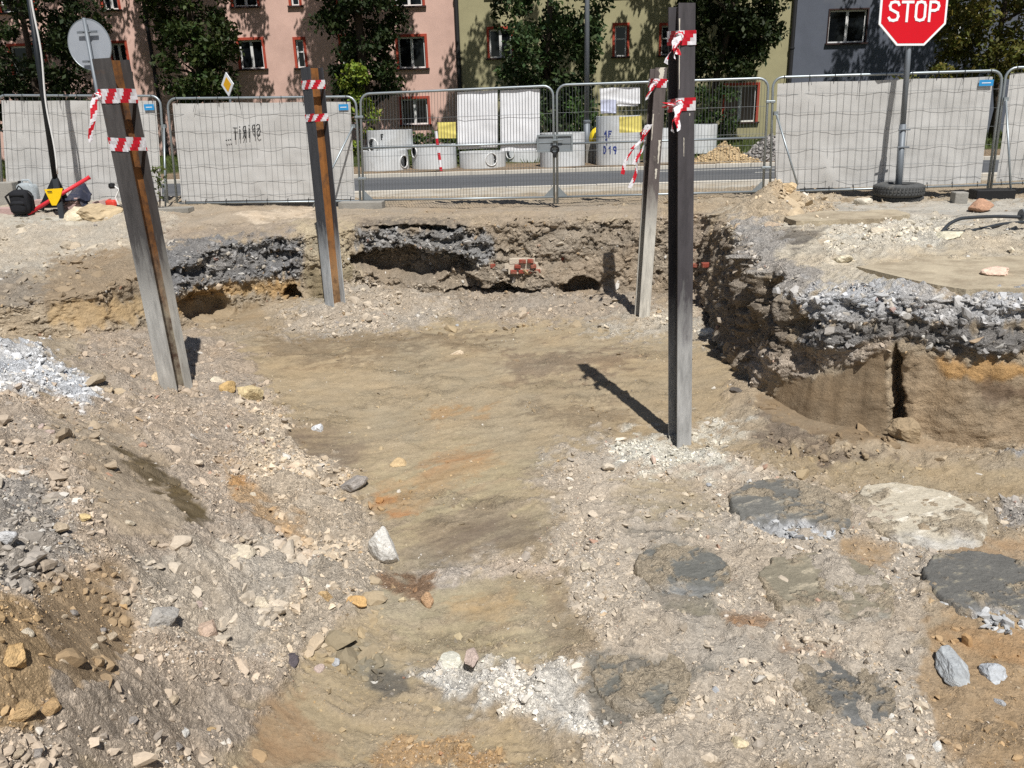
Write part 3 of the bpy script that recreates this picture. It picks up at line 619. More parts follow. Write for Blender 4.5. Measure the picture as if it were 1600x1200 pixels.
def stone_colours(base):
    n = len(base); k = rng.uniform(0.72, 1.28, n)[:, None]; c = base * k
    q = rng.uniform(0, 1, n)
    for lo, hi, cc, mix in ((0, .05, (215, 212, 205), .7), (.05, .08, (186, 152, 104), .5), (.08, .16, (136, 132, 128), .5), (.16, .17, (165, 112, 90), .5), (.17, .30, (202, 190, 170), .5)):
        m = (q >= lo) & (q < hi); c[m] = c[m] * (1 - mix) + lin(cc) * ALB * mix * rng.uniform(0.8, 1.1, (m.sum(), 1))
    return c
NCAND = 900000
yy = 2.0 * (14.5 / 2.0) ** rng.uniform(0, 1, NCAND); xx = rng.uniform(-1, 1, NCAND) * (0.80 * yy + 0.7)
rd = rim_dist(xx, yy); ok = (rd < 0.05) | (rd > 0.4); xx, yy, rd = xx[ok], yy[ok], rd[ok]
zb = np.where(rd < 0, z_floor(xx, yy), z_upper(xx, yy))
col, ro, st = paint(xx, yy, zb)
clus = np.clip(0.45 + 2.2 * fbm(xx, yy, 0.45, 5, 500, 0.65), 0.03, 2.2)
PILES = []
for (hx, hy, hr) in ((1234, 797, 93), (1432, 806, 104), (1290, 922, 105), (1562, 925, 112), (1318, 1085, 76), (1066, 893, 74), (1000, 1062, 80)):
    hc = hit(hx, hy); hr = hr * pxm(hc); m_ = (xx - hc[0]) ** 2 + (yy - hc[1]) ** 2 < (hr * 0.97) ** 2; st = np.where(m_, st * 0.12, st)
keep = rng.uniform(0, 1, len(xx)) < np.clip(st * clus * 0.42, 0, 1)
xx, yy, zb, col, ro, st, rd = (a[keep] for a in (xx, yy, zb, col, ro, st, rd))
dz, _ = detail(xx, yy, ro)
size = np.clip(0.0046 * (rng.pareto(2.5, len(xx)) + 1), 0, 0.038) * (0.62 + 0.075 * yy) * np.clip(0.75 + 0.25 * st, 0.7, 1.3)
size = np.where(ro < 0.2, np.minimum(size, 0.02), size)
zz = zb + dz + size * rng.uniform(-0.45, 0.3, len(size))
sc_ = stone_colours(col * ALB * 1.08); bigm = size > 0.018 + 0.0008 * yy; bigm &= np.cumsum(bigm) < 14000; sm = np.nonzero(~bigm)[0]
if len(sm) > 74000: sm = rng.choice(sm, 74000, replace=False)
PP = np.stack([xx, yy, zz], 1)
grit = chips_mesh('gravel', PP[sm], size[sm] * 1.15, sc_[sm]); tag(grit, 'fine angular gravel and crumbs on the pit ground', 'gravel', kind='stuff')
rub = stones_mesh('rubble', PP[bigm], size[bigm], sc_[bigm])
print('stones', len(sm), bigm.sum())
tag(rub, 'loose crushed stone and clods strewn over the excavation', 'rubble', kind='stuff')
print('rubble stones', len(xx))
# soil clods, half buried, mostly at the toe of the banks
import bmesh
_b = bmesh.new(); bmesh.ops.create_icosphere(_b, subdivisions=2, radius=1.0); CLV = np.array([v.co[:] for v in _b.verts]); CLF = np.array([[v.index for v in f.verts] for f in _b.faces]); _b.free()
CZ = [((380, 610, 480, 760), 170, 0.024), ((430, 740, 600, 900), 240, 0.021), ((400, 860, 590, 1030), 330, 0.023), ((300, 580, 420, 640), 90, 0.034), ((330, 850, 600, 1060), 420, 0.030), ((0, 640, 420, 900), 260, 0.026), ((0, 900, 400, 1200), 330, 0.026), ((120, 500, 430, 640), 300, 0.034), ((430, 450, 740, 530), 260, 0.036), ((720, 460, 1130, 520), 200, 0.036), ((1170, 600, 1400, 720), 160, 0.026),
      ((0, 340, 250, 470), 260, 0.042), ((1150, 290, 1330, 350), 120, 0.045), ((1290, 345, 1500, 420), 170, 0.034), ((900, 690, 1500, 1190), 260, 0.020), ((560, 700, 640, 800), 50, 0.02), ((1440, 980, 1600, 1200), 60, 0.02)]
cp = []; cs = []
for (x0, y0, x1, y1), n_, s0 in CZ:
    qx, qy = rng.uniform(x0, x1, n_ * 3), rng.uniform(y0, y1, n_ * 3); D = cF[None] + cR[None] * ((qx - 800) / FPX)[:, None] + cU[None] * ((600 - qy) / FPX)[:, None]
    tt = np.full(n_ * 3, 2.0); dn = np.zeros(n_ * 3, dtype=bool)
    for _ in range(90):      # march the sight lines to the ground
        Pq = cC[None] + D * tt[:, None]; gap = Pq[:, 2] - base_z(Pq[:, 0], Pq[:, 1]); tt = tt + np.clip(gap * 0.8, -0.3, 0.5)
    Pq = cC[None] + D * tt[:, None]; okq = (np.abs(Pq[:, 2] - base_z(Pq[:, 0], Pq[:, 1])) < 0.05) & (fbm(Pq[:, 0], Pq[:, 1], 0.5, 3, 777) > -0.12); Pq = Pq[okq][:n_]
    cp.append(Pq); cs.append(np.clip(s0 * 0.55 * (rng.pareto(2.6, len(Pq)) + 1), 0, s0 * 2.6))
cp = np.vstack(cp); cs = np.concatenate(cs); cc_, ro_, _ = paint(cp[:, 0], cp[:, 1], cp[:, 2]); n = len(cp)
Vc = np.repeat(CLV[None], n, 0)
for _ in range(9):
    d = rng.normal(0, 1, (n, 3)); d /= np.linalg.norm(d, axis=1, keepdims=True); hh = rng.uniform(0.3, 0.75, n); kk = np.einsum('nvc,nc->nv', Vc, d); Vc = Vc - np.clip(kk - hh[:, None], 0, 9)[..., None] * d[:, None] * 0.97
Vc *= 1.35 * (1 + 0.10 * rng.normal(0, 1, (n, len(CLV), 1)).clip(-1.5, 1.5) * 0.5) * np.stack([rng.uniform(0.85, 1.4, n), rng.uniform(0.75, 1.1, n), rng.uniform(0.55, 0.9, n)], 1)[:, None]
Vc = np.einsum('nij,nvj->nvi', rand_rot(n, 0.4), Vc) * cs[:, None, None] + (cp + np.array([0, 0, 1]) * (cs * rng.uniform(-0.5, 0.25, n))[:, None])[:, None]
cl_ = np.repeat(((cc_ * ALB * rng.uniform(0.88, 1.16, (n, 1))))[:, None], len(CLV), 1).reshape(-1, 3); Fc = (CLF[None] + (np.arange(n) * len(CLV))[:, None, None]).reshape(-1, 3)
clods = link_mesh('clods', fast_mesh('clods', Vc.reshape(-1, 3), Fc, np.clip(cl_, 0.01, 0.95)), mStone); tag(clods, 'half buried soil clods and broken lumps on the banks', 'clods', kind='stuff')
# stones sticking out of the cut face
fi = rng.integers(0, len(WALLV), 40000); fi = fi[(WALLT[fi] > 0.12) & (WALLT[fi] < 1.12)]
fi = fi[rng.uniform(0, 1, len(fi)) < np.clip(WALLS[fi] * 0.3 - 0.06, 0, 0.7)][:9000]
P = WALLV[fi].copy(); sz = np.clip(0.016 * (rng.pareto(2.6, len(fi)) + 1), 0, 0.06)
sub = stones_mesh('ballast', P, sz, stone_colours(WALLC[fi]), flat=1.5)
tag(sub, 'angular grey ballast exposed in the cut face', 'ballast', kind='stuff')
print('wall stones', len(fi))

# ------------------------------------------------------------------ street: pavement, kerbs, road, verge
mAsphalt = M('asphalt', (88, 90, 93), 0.9, var=0.2, scale=0.7, bump=0.25, bscale=120, col2=(106, 106, 105), c2pos=0.6, stretch=(0.25, 1.6, 1))
mPaving = M('concrete_paving', (178, 172, 160), 0.9, var=0.14, scale=2.5, bump=0.2, bscale=60, col2=(160, 148, 128), c2pos=0.55)
mKerb = M('kerb_concrete', (196, 190, 178), 0.9, var=0.12, scale=3, bump=0.2, bscale=50)
mPaint = M('road_paint', (226, 224, 214), 0.8, var=0.12, scale=9)
mVerge = M('verge_soil', (150, 131, 108), 0.95, var=0.3, scale=2.2, bump=0.6, bscale=25, col2=(176, 160, 138), c2pos=0.55)
def sheet(name, x0, x1, y0, y1, z, mat, label=None, cat=None, n=1):
    me = bpy.data.meshes.new(name)
    xs = np.linspace(x0, x1, n + 1); vs = []; fs = []
    for X_ in xs: vs += [(X_, y0, z), (X_, y1, z)]
    for i in range(n): fs.append((2 * i, 2 * i + 2, 2 * i + 3, 2 * i + 1))
    me.from_pydata(vs, [], fs); me.update(); o = link_mesh(name, me, mat)
    tag(o, label, cat, kind='structure'); return o
sheet('road', -300, 300, 18.45, 23.75, -0.055, mAsphalt, 'grey asphalt road running past the site fence', 'road')
pv = MB(); pv.box(-300, 300, 16.9, 18.28, -0.1, 0.035); o = pv.build('pavement', mPaving); tag(o, 'pale concrete pavement strip between fence and road', 'pavement', kind='structure')
def kerbs(y0, y1, h, name, label):
    root = thing(name, label, 'kerb', (0, y0, 0)); tag(root, kind='structure'); me = None
    for i in range(46):
        b = MB(); b.box(0.004, 0.996, 0, y1 - y0, -0.12, h)
        if me is None:
            o = b.build('kerb_stone', mKerb, root, bevel=0.012); me = o.data
        else:
            o = bpy.data.objects.new('kerb_stone', me); COL.objects.link(o); o.parent = root
            m = o.modifiers.new('bevel', 'BEVEL'); m.width = 0.012; m.segments = 2
        o.location = (-19 + i, random.uniform(-0.006, 0.006), random.uniform(-0.006, 0.004))
kerbs(18.29, 18.44, 0.05, 'kerb', 'low pale kerb stones along the pavement side of the road')
kerbs(23.76, 23.90, 0.05, 'kerb', 'pale kerb stones along the earth verge across the road')
for x0, x1, yy0 in ((4.0, 12.0, 22.9), (6.5, 11.0, 21.6), (-30, -14, 22.9)):
    o = sheet('lane_marking', x0, x1, yy0, yy0 + 0.11, -0.05, mPaint, None)
    tag(o, 'thin white line painted on the grey road', 'road marking', kind='structure')
# far verge: soil with a grass edge towards the houses
gx = np.linspace(-60, 60, 400); gy = np.linspace(23.9, 41.5, 60)
GX, GY = np.meshgrid(gx, gy); gz = 0.04 + 0.05 * fbm(GX, GY, 1.2, 4, 610) + 0.02 * (GY - 24) / 10
g = sstep(26.6, 27.6, GY + 1.2 * fbm(GX, GY, 2.0, 3, 620)); gcol = lin((152, 133, 110))[None, None] * (1 - g[..., None]) + lin((74, 84, 44))[None, None] * g[..., None]
gcol = gcol * (1 + 0.3 * fbm(GX, GY, 0.5, 4, 630))[..., None]
idx = np.arange(GX.size).reshape(GX.shape); fc = np.stack([idx[:-1, :-1].ravel(), idx[:-1, 1:].ravel(), idx[1:, 1:].ravel(), idx[1:, :-1].ravel()], 1)
vg = link_mesh('verge', fast_mesh('verge', np.stack([GX.ravel(), GY.ravel(), gz.ravel()], 1), fc, gcol.reshape(-1, 3)), mSoil, smooth=True)
tag(vg, 'brown earth verge turning to grass in front of the houses', 'verge', kind='structure')
def far_z(x, y): return float(0.04 + 0.05 * fbm(np.array([x]), np.array([y]), 1.2, 4, 610)[0] + 0.02 * (y - 24) / 10)
# grass blades on the far verge
n = 14000; bx = rng.uniform(-30, 30, n); by = rng.uniform(26.8, 39.5, n)
gk = 26.6 + 0.6; okm = by + 1.2 * fbm(bx, by, 2.0, 3, 620) > 27.0; bx, by = bx[okm], by[okm]; n = len(bx)
bz = 0.04 + 0.05 * fbm(bx, by, 1.2, 4, 610) + 0.02 * (by - 24) / 10
an = rng.uniform(0, np.pi, n); hgt = rng.uniform(0.08, 0.3, n); wd = rng.uniform(0.015, 0.04, n); ln = rng.normal(0, 0.08, (n, 2))
p0 = np.stack([bx - wd * np.cos(an), by - wd * np.sin(an), bz - 0.02], 1); p1 = np.stack([bx + wd * np.cos(an), by + wd * np.sin(an), bz - 0.02], 1); p2 = np.stack([bx + ln[:, 0], by + ln[:, 1], bz + hgt], 1)
gc = lin((92, 104, 52))[None] * rng.uniform(0.5, 1.3, (n, 1)); gc = np.repeat(gc[:, None], 3, 1).reshape(-1, 3)
gr = link_mesh('grass', fast_mesh('grass', np.stack([p0, p1, p2], 1).reshape(-1, 3), np.arange(n * 3).reshape(-1, 3), gc), mLeaf)
tag(gr, 'rough green grass on the verge before the houses', 'grass', kind='stuff')

# ------------------------------------------------------------------ houses
YB = 40.0
mPink = M('pink_render', (216, 181, 167), 0.95, var=0.17, scale=0.6, bump=0.15, bscale=60, col2=(203, 169, 156), c2pos=0.58)
mOlive = M('olive_render', (164, 158, 124), 0.95, var=0.17, scale=0.6, bump=0.15, bscale=60, col2=(152, 146, 114), c2pos=0.58)
mGrey = M('blue_grey_render', (92, 97, 108), 0.95, var=0.18, scale=0.6, bump=0.15, bscale=60, col2=(108, 111, 117), c2pos=0.6)
mRed = M('red_trim', (172, 70, 50), 0.8, var=0.18, scale=3)
mSill = M('dark_sill', (52, 34, 32), 0.7, var=0.2, scale=4)
mPvc = M('white_frame', (222, 222, 220), 0.5, var=0.05, scale=3)
mGlass = M('window_glass', (14, 17, 20), 0.08, var=0.3, scale=0.7, spec=0.6)
mCurtain = M('curtain', (150, 150, 150), 0.95, var=0.3, scale=2, stretch=(12, 1, 0.5))
mPipe = M('dark_downpipe', (38, 38, 40), 0.6, var=0.15)
mRoof = M('roof_tiles', (120, 62, 48), 0.9, var=0.25, scale=5)
mDark = M('dark_interior', (18, 18, 18), 0.9)
def facade(name, label, x0, x1, z1, wins, mat, depth=9):
    root = thing(name, label, 'house', ((x0 + x1) / 2, YB, 0.1))
    parts = []
    xs = sorted({x0, x1} | {w[0] for w in wins} | {w[1] for w in wins}); zs = sorted({-0.1, z1} | {w[2] for w in wins} | {w[3] for w in wins})
    b = MB()
    inside = lambda cx, cz: any(w[0] < cx < w[1] and w[2] < cz < w[3] for w in wins)
    for i in range(len(xs) - 1):
        for j in range(len(zs) - 1):
            if not inside((xs[i] + xs[i + 1]) / 2, (zs[j] + zs[j + 1]) / 2):
                b.add([(xs[i], YB, zs[j]), (xs[i + 1], YB, zs[j]), (xs[i + 1], YB, zs[j + 1]), (xs[i], YB, zs[j + 1])], [(0, 1, 2, 3)])
    for (a, c, d, e) in [w[:4] for w in wins]:
        for q in ([(a, d), (a, e)], [(c, e), (c, d)], [(a, e), (c, e)], [(c, d), (a, d)]):
            b.add([(q[0][0], YB, q[0][1]), (q[1][0], YB, q[1][1]), (q[1][0], YB + 0.25, q[1][1]), (q[0][0], YB + 0.25, q[0][1])], [(0, 1, 2, 3)])
    b.add([(x0, YB, -0.1), (x0, YB, z1), (x0, YB + depth, z1), (x0, YB + depth, -0.1)], [(0, 1, 2, 3)])
    b.add([(x1, YB, -0.1), (x1, YB + depth, -0.1), (x1, YB + depth, z1), (x1, YB, z1)], [(0, 1, 2, 3)])
    b.add([(x0, YB + depth, -0.1), (x0, YB + depth, z1), (x1, YB + depth, z1), (x1, YB + depth, -0.1)], [(0, 1, 2, 3)])
    parts.append(b.build('wall', mat))
    r = MB(); r.add([(x0 + .01, YB - 0.45, z1 - 0.05), (x1 - .01, YB - 0.45, z1 - 0.05), (x1 - .01, YB + depth / 2, z1 + 3.2), (x0 + .01, YB + depth / 2, z1 + 3.2), (x1 - .01, YB + depth + 0.45, z1 - 0.05), (x0 + .01, YB + depth + 0.45, z1 - 0.05)],
                    [(0, 1, 2, 3), (3, 2, 4, 5), (0, 5, 4, 1), (0, 3, 5), (1, 4, 2)])
    parts.append(r.build('roof', mRoof))
    for w in wins:
        a, c, d, e = w[:4]; style = w[4] if len(w) > 4 else 2
        fr = MB(); t = 0.07
        fr.box(a, c, YB + 0.12, YB + 0.2, d, d + t).box(a, c, YB + 0.12, YB + 0.2, e - t, e).box(a, a + t, YB + 0.12, YB + 0.2, d + t, e - t).box(c - t, c, YB + 0.12, YB + 0.2, d + t, e - t)
        if style >= 2:
            m_ = a + (c - a) * (0.5 if style == 3 else 0.5); fr.box(m_ - 0.06, m_ + 0.06, YB + 0.117, YB + 0.2, d + t, e - t)
        if style == 1: fr.box(a + t, c - t, YB + 0.117, YB + 0.2, d + (e - d) * 0.55, d + (e - d) * 0.55 + 0.06)
        win = fr.build('window', mPvc if style != 4 else mSill); parts.append(win)
        p = MB(); p.box(a + 0.02, c - 0.02, YB + 0.165, YB + 0.175, d + 0.02, e - 0.02); pane = p.build('pane', mGlass)
        sr = MB(); s_ = 0.11
        if len(w) > 5 and w[5] == 'plain': s_ = 0.06
        sr.box(a - s_, a, YB - 0.035, YB + 0.1, d, e + s_).box(c, c + s_, YB - 0.035, YB + 0.1, d, e + s_).box(a, c, YB - 0.035, YB + 0.1, e, e + s_)
        sur = sr.build('surround', mRed if not (len(w) > 5 and w[5] == 'plain') else mSill)
        sl = MB(); sl.box(a - s_ - 0.05, c + s_ + 0.05, YB - 0.12, YB + 0.13, d - 0.07, d - 0.002); sill = sl.build('sill', mSill)
        for q in (pane, sur, sill): q.parent = win
        if style in (2, 3) and random.random() < 0.6:
            k = MB(); k.box(a + 0.1, a + (c - a) * random.uniform(0.2, 0.45), YB + 0.21, YB + 0.22, d + 0.05, e - 0.05); cu = k.build('curtain', mCurtain); cu.parent = win
    put(parts, root); return root
def wx(px, py): return float(aty(px, py, YB)[0])
def wz(px, py): return float(aty(px, py, YB)[2])
def W(x0, y0, x1, y1, style=2, *a):
    A = aty(x0, y0, YB); B = aty(x1, y1, YB); return (round(float(A[0]), 3), round(float(B[0]), 3), round(float(B[2]), 3), round(float(A[2]), 3), style) + a
xs1, xs2 = wx(715, 60), wx(1237, 50)
fl = 2.62   # storey height
def up(w, k): return (w[0], w[1], w[2] + fl * k, w[3] + fl * k) + w[4:]
p1 = W(621, 58, 666, 106); p2 = W(461, 62, 478, 106, 1); p3 = W(372, 63, 414, 107); p4 = W(532, 58, 561, 107); p5 = W(172, 68, 202, 112)
p6 = (p5[0] - 4.6, p5[0] - 3.1, p5[2], p5[3], 2); p7 = (p3[0] - 2.9, p3[0] - 1.9, p3[2], p3[3], 2)
ww = []
for q in (p1, p2, p3, p4, p5, p6): ww += [q, up(q, 1), up(q, 2)]
ww += [W(626, 155, 670, 194, 2)]
ww = [w for w in ww if w[3] < 9.4]
facade('apartment_house', 'pink rendered house with red window surrounds behind the street trees', -34, xs1 - 0.02, 9.6, ww, mPink)
k1 = W(961, 40, 979, 88, 1); k2 = W(764, 46, 800, 90, 3); k3 = W(1150, 35, 1184, 80, 3); k4 = W(1034, 40, 1052, 86, 1)
ww = []
for q in (k1, k2, k3, k4): ww += [q, up(q, 1), up(q, 2)]
ww += [W(1134, 134, 1180, 190, 3)]
ww = [w for w in ww if w[3] < 9.8]
facade('apartment_house', 'olive yellow rendered house between the pink and the grey house', xs1 + 0.02, xs2 - 0.02, 10.0, ww, mOlive)
g1 = W(1297, 16, 1351, 66, 3, 'plain'); g2 = (g1[0] + 5.2, g1[1] + 5.2) + g1[2:]; g3 = (g1[0] + 10, g1[1] + 10) + g1[2:]
facade('apartment_house', 'blue grey rendered house beyond the olive one', xs2 + 0.02, 40, 9.8, [g1, g2, g3, up(g1, 1), up(g2, 1)], mGrey)
for nm, px, lb in (('downpipe', 237, 'black downpipe on the pink house wall between its windows'), ('downpipe', 716, 'black downpipe where the pink and olive houses meet'), ('downpipe', 1236, 'black downpipe where the olive and grey houses meet')):
    X_ = wx(px, 75); r = thing(nm, lb, 'downpipe', (X_, YB - 0.12, 0.1)); b = MB(); b.tube([(X_, YB - 0.12, 0.05), (X_, YB - 0.12, 9.5)], 0.10 if px > 300 else 0.08, 10); a = b.build('pipe', mPipe)
    br = []
    for zz_ in (1.5, 4.0, 6.5):
        b2 = MB(); b2.lathe([(0.10, 0), (0.13, 0.01), (0.13, 0.06), (0.10, 0.07)], (X_, YB - 0.12, zz_), 12); br.append(b2.build('bracket', mPipe))
    put([a] + br, r)

# ------------------------------------------------------------------ trees and shrubs
mBark = M('bark', (72, 62, 52), 0.95, var=0.35, scale=8, bump=0.8, bscale=18, stretch=(1, 1, 0.25))
def leaves(name, cl, size, colr, per, parent=None, spread=0.35):
    """cl: list of clump centres with radius; per leaves each"""
    C = np.array([c[:3] for c in cl]); rr = np.array([c[3] for c in cl]); n = len(C) * per
    d = rng.normal(0, 1, (n, 3)); d /= np.linalg.norm(d, axis=1, keepdims=True); d *= (rng.uniform(0.2, 1, n) ** 0.5)[:, None]
    ci = np.repeat(np.arange(len(C)), per); P = C[ci] + d * rr[ci][:, None] * np.array([1, 1, 0.75])
    a = rng.normal(0, 1, (n, 3)); a[:, 2] -= 0.35; a /= np.linalg.norm(a, axis=1, keepdims=True)
    b = np.cross(a, rng.normal(0, 1, (n, 3)) + np.array([0, 0, 1.2])); b /= np.linalg.norm(b, axis=1, keepdims=True)
    s = size * rng.uniform(0.6, 1.3, n)[:, None]
    q = np.stack([P - a * s * 0.1, P + a * s * 0.45 + b * s * 0.30, P + a * s, P + a * s * 0.45 - b * s * 0.30], 1).reshape(-1, 3)
    c = lin(colr)[None] * rng.uniform(0.65, 1.25, (n, 1)) * (np.repeat(rng.uniform(0.75, 1.25, len(C)), per))[:, None] * np.stack([rng.uniform(0.8, 1.25, n), np.ones(n), rng.uniform(0.7, 1.1, n)], 1)
    return link_mesh(name, fast_mesh(name, q, np.arange(n * 4).reshape(-1, 4), np.repeat(c, 4, axis=0)), mLeaf, parent)
def tree(px, Y, rx, ztop, zlow, label, colr, nclump, per, leaf, lean=0.0, tr=0.16, clump=0.55, trunk_px=None, name='street_tree'):
    X_ = float(aty(px, 100, Y)[0]); TX = X_ if trunk_px is None else float(aty(trunk_px, 150, Y)[0]); z0 = far_z(TX, Y) - 0.1
    root = thing(name, label, 'tree', (TX, Y, z0 + 0.1), 'trees in front of the houses')
    b = MB(); top = np.array([X_ + lean, Y, ztop * 0.85])
    pts = [np.array([TX, Y, z0]), np.array([TX + 0.05, Y, 1.2]), np.array([(TX + X_) / 2 - 0.1, Y + 0.1, 3.0]), np.array([X_, Y, 5.0]), top]
    b.tube(pts, [tr * 1.35, tr, tr * 0.85, tr * 0.65, 0.04], 10); limbs = []
    for i in range(10):
        z_ = random.uniform(max(zlow - 0.3, 1.6), ztop * 0.7); f = z_ / (ztop * 0.85)
        p = np.array([TX + (X_ - TX) * min(z_ / 5, 1), Y, z_]); an = random.uniform(0, 6.28); L = rx * random.uniform(0.5, 0.95)
        e = p + np.array([math.cos(an) * L, math.sin(an) * L * 0.8, random.uniform(0.3, 1.2)])
        b.tube([p, (p + e) / 2 + np.array([0, 0, 0.15]), e], [tr * 0.38, tr * 0.25, 0.015], 6); limbs.append(e)
    trunk = b.build('trunk', mBark, smooth=True)
    cl = []
    while len(cl) < nclump:
        h = random.random(); zz_ = zlow + (ztop - zlow) * h
        prof = rx * (0.8 + 1.1 * min(h * 1.6, 1) ** 1.5) * (1 - max(0, h - 0.8) * 2.5)
        an = random.uniform(0, 6.28); rr_ = prof * math.sqrt(random.uniform(0.12, 1))
        cl.append((X_ + math.cos(an) * rr_, Y + math.sin(an) * rr_ * 0.8, zz_, random.uniform(0.6, 1.2) * clump))
    put([trunk, leaves('crown', cl, leaf, colr, per)], root)
GREEN = (62, 78, 40)
tree(50, 35.0, 2.6, 14.5, 1.7, 'broad dark tree behind the round traffic sign', (44, 57, 30), 260, 105, 0.2, trunk_px=60)
tree(308, 36.0, 1.55, 14.5, 2.5, 'narrow tree between the windows of the pink house beside its downpipe', (58, 72, 36), 190, 105, 0.2, trunk_px=330, tr=0.24)
tree(566, 35.8, 1.5, 14.5, 2.0, 'slender dark tree before the pink house near the olive house', (46, 60, 32), 190, 105, 0.2, trunk_px=578, tr=0.24)
tree(860, 33.5, 2.1, 14.0, 1.3, 'dense tree growing beside the grey lamp post', (62, 80, 48), 260, 105, 0.2, trunk_px=860)
tree(1140, 35.8, 2.0, 14.0, 2.9, 'dark leafy tree in front of the olive house', (44, 56, 28), 230, 105, 0.2, trunk_px=1110)
tree(1555, 34.0, 2.6, 13.0, 2.3, 'yellowish green tree beside the blue grey house', (98, 98, 46), 240, 105, 0.19, trunk_px=1560, tr=0.14)
def shrub(px, py, Y, rx, rz, label, colr, ncl=14, per=70, leaf=0.16):
    c = aty(px, py, Y); z0 = far_z(c[0], Y)
    root = thing('shrub', label, 'shrub', (c[0], Y, z0), 'shrubs along the verge')
    cl = [(c[0] + random.uniform(-rx, rx), Y + random.uniform(-0.4, 0.4), z0 + 0.15 + random.uniform(0, rz), random.uniform(0.25, 0.45)) for _ in range(ncl)]
    b = MB()
    for q in cl[:6]: b.tube([(c[0], Y, z0 - 0.05), ((c[0] + q[0]) / 2, Y, (z0 + q[2]) / 2 + 0.1), q[:3]], [0.03, 0.02, 0.008], 5)
    put([b.build('stem', mBark), leaves('foliage', cl, leaf, colr, per)], root)
shrub(557, 125, 34.5, 0.5, 3.3, 'bright light green bush beneath the slender dark tree', (120, 138, 52), 16, 90)
shrub(692, 215, 27.5, 0.9, 0.75, 'low green shrub behind the concrete rings by the yellow notice', (70, 88, 42))
shrub(880, 180, 29.5, 1.3, 1.6, 'tall leafy shrub behind the fence gate', (66, 92, 44), 26)
shrub(1085, 175, 31.0, 1.3, 2.0, 'green bush behind the large concrete pipe', (58, 78, 38), 30)
shrub(935, 198, 28.2, 0.25, 0.5, 'small plant beside the yellow bag', (80, 100, 48), 6)
shrub(820, 190, 31.0, 0.8, 1.2, 'dark shrub behind the white sheets', (44, 58, 32), 16)
shrub(1450, 120, 32.0, 1.2, 2.6, 'loose yellowish bush behind the stop sign', (118, 116, 56), 22)

# ------------------------------------------------------------------ site fence
mGalv = M('galvanised_steel', (158, 166, 170), 0.45, metal=0.6, var=0.12, scale=6)
mWire = M('wire', (112, 116, 118), 0.55, metal=0.5, var=0.1)
mCloth = M('banner_cloth', (200, 199, 196), 0.9, var=0.07, scale=1.3, bump=0.12, bscale=150, trans=0.12)
mWhiteSheet = M('white_sheet', (244, 246, 250), 0.7, var=0.03, scale=2, trans=0.1)
mBlueTag = M('blue_tag', (46, 142, 200), 0.6, var=0.05)
mYellow = M('yellow_sheet', (226, 212, 118), 0.75, var=0.06, scale=3)
mBlack = M('black_plastic', (26, 26, 28), 0.6, var=0.15)
mInk = M('black_ink', (34, 36, 38), 0.8, var=0.1)
mConc = M('concrete', (150, 147, 140), 0.92, var=0.14, scale=4, bump=0.3, bscale=40, col2=(128, 124, 116), c2pos=0.58)
def FY(X_): return 14.6 - 0.112 * X_
def on_fence(px, py):
    d = ray(px, py); t = (14.6 - cC[1] + 0.112 * 0) / (d[1] + 0.112 * d[0]); return cC + d * t
FD = np.array([1, -0.112, 0]); FD /= np.linalg.norm(FD); FN = np.array([FD[1], -FD[0], 0])   # FN points towards the camera
UP = np.array([0, 0, 1.0])
def cloth_mesh(name, TL, TR, BL, BR, off, mat, nu=70, nv=44, amp=0.02, seed=0, sag=0.012):
    U, V_ = np.meshgrid(np.linspace(0, 1, nu), np.linspace(0, 1, nv)); U = U[..., None]; V_ = V_[..., None]
    P = (TL * (1 - U) + TR * U) * (1 - V_) + (BL * (1 - U) + BR * U) * V_
    a, b_ = U[..., 0], V_[..., 0]; w = np.linalg.norm(TR - TL); h = np.linalg.norm(TL - BL)
    n_ = fbm(a * w + b_ * h * 0.6, b_ * h - a * w * 0.4, 0.55, 4, 700 + seed) * amp * 1.6 + fbm(a * w * 2.0, b_ * h * 0.35, 0.30, 3, 720 + seed) * amp * 0.7
    tens = np.abs(np.sin((a * w * 1.3 + b_ * 0.9) * 3.1 + seed)) ** 6 * amp * 0.9 * np.exp(-((b_ - 0.05) / 0.35) ** 2) + np.abs(np.sin((a * w * 1.1 - b_ * 1.3) * 2.9 + seed)) ** 8 * amp * 0.9 * np.exp(-((b_ - 1) / 0.4) ** 2)
    P = P + FN * (-off + n_ + tens)[..., None]
    edge = np.sin(a * w * 4.4 + seed) * sag
    P[..., 2] += edge * (np.where(b_ < 0.5, 1 - 2 * b_, 2 * b_ - 1)) ** 3
    idx = np.arange(nu * nv).reshape(nv, nu); fc = np.stack([idx[:-1, :-1].ravel(), idx[1:, :-1].ravel(), idx[1:, 1:].ravel(), idx[:-1, 1:].ravel()], 1)
    return link_mesh(name, fast_mesh(name, P.reshape(-1, 3), fc), mat, smooth=True)
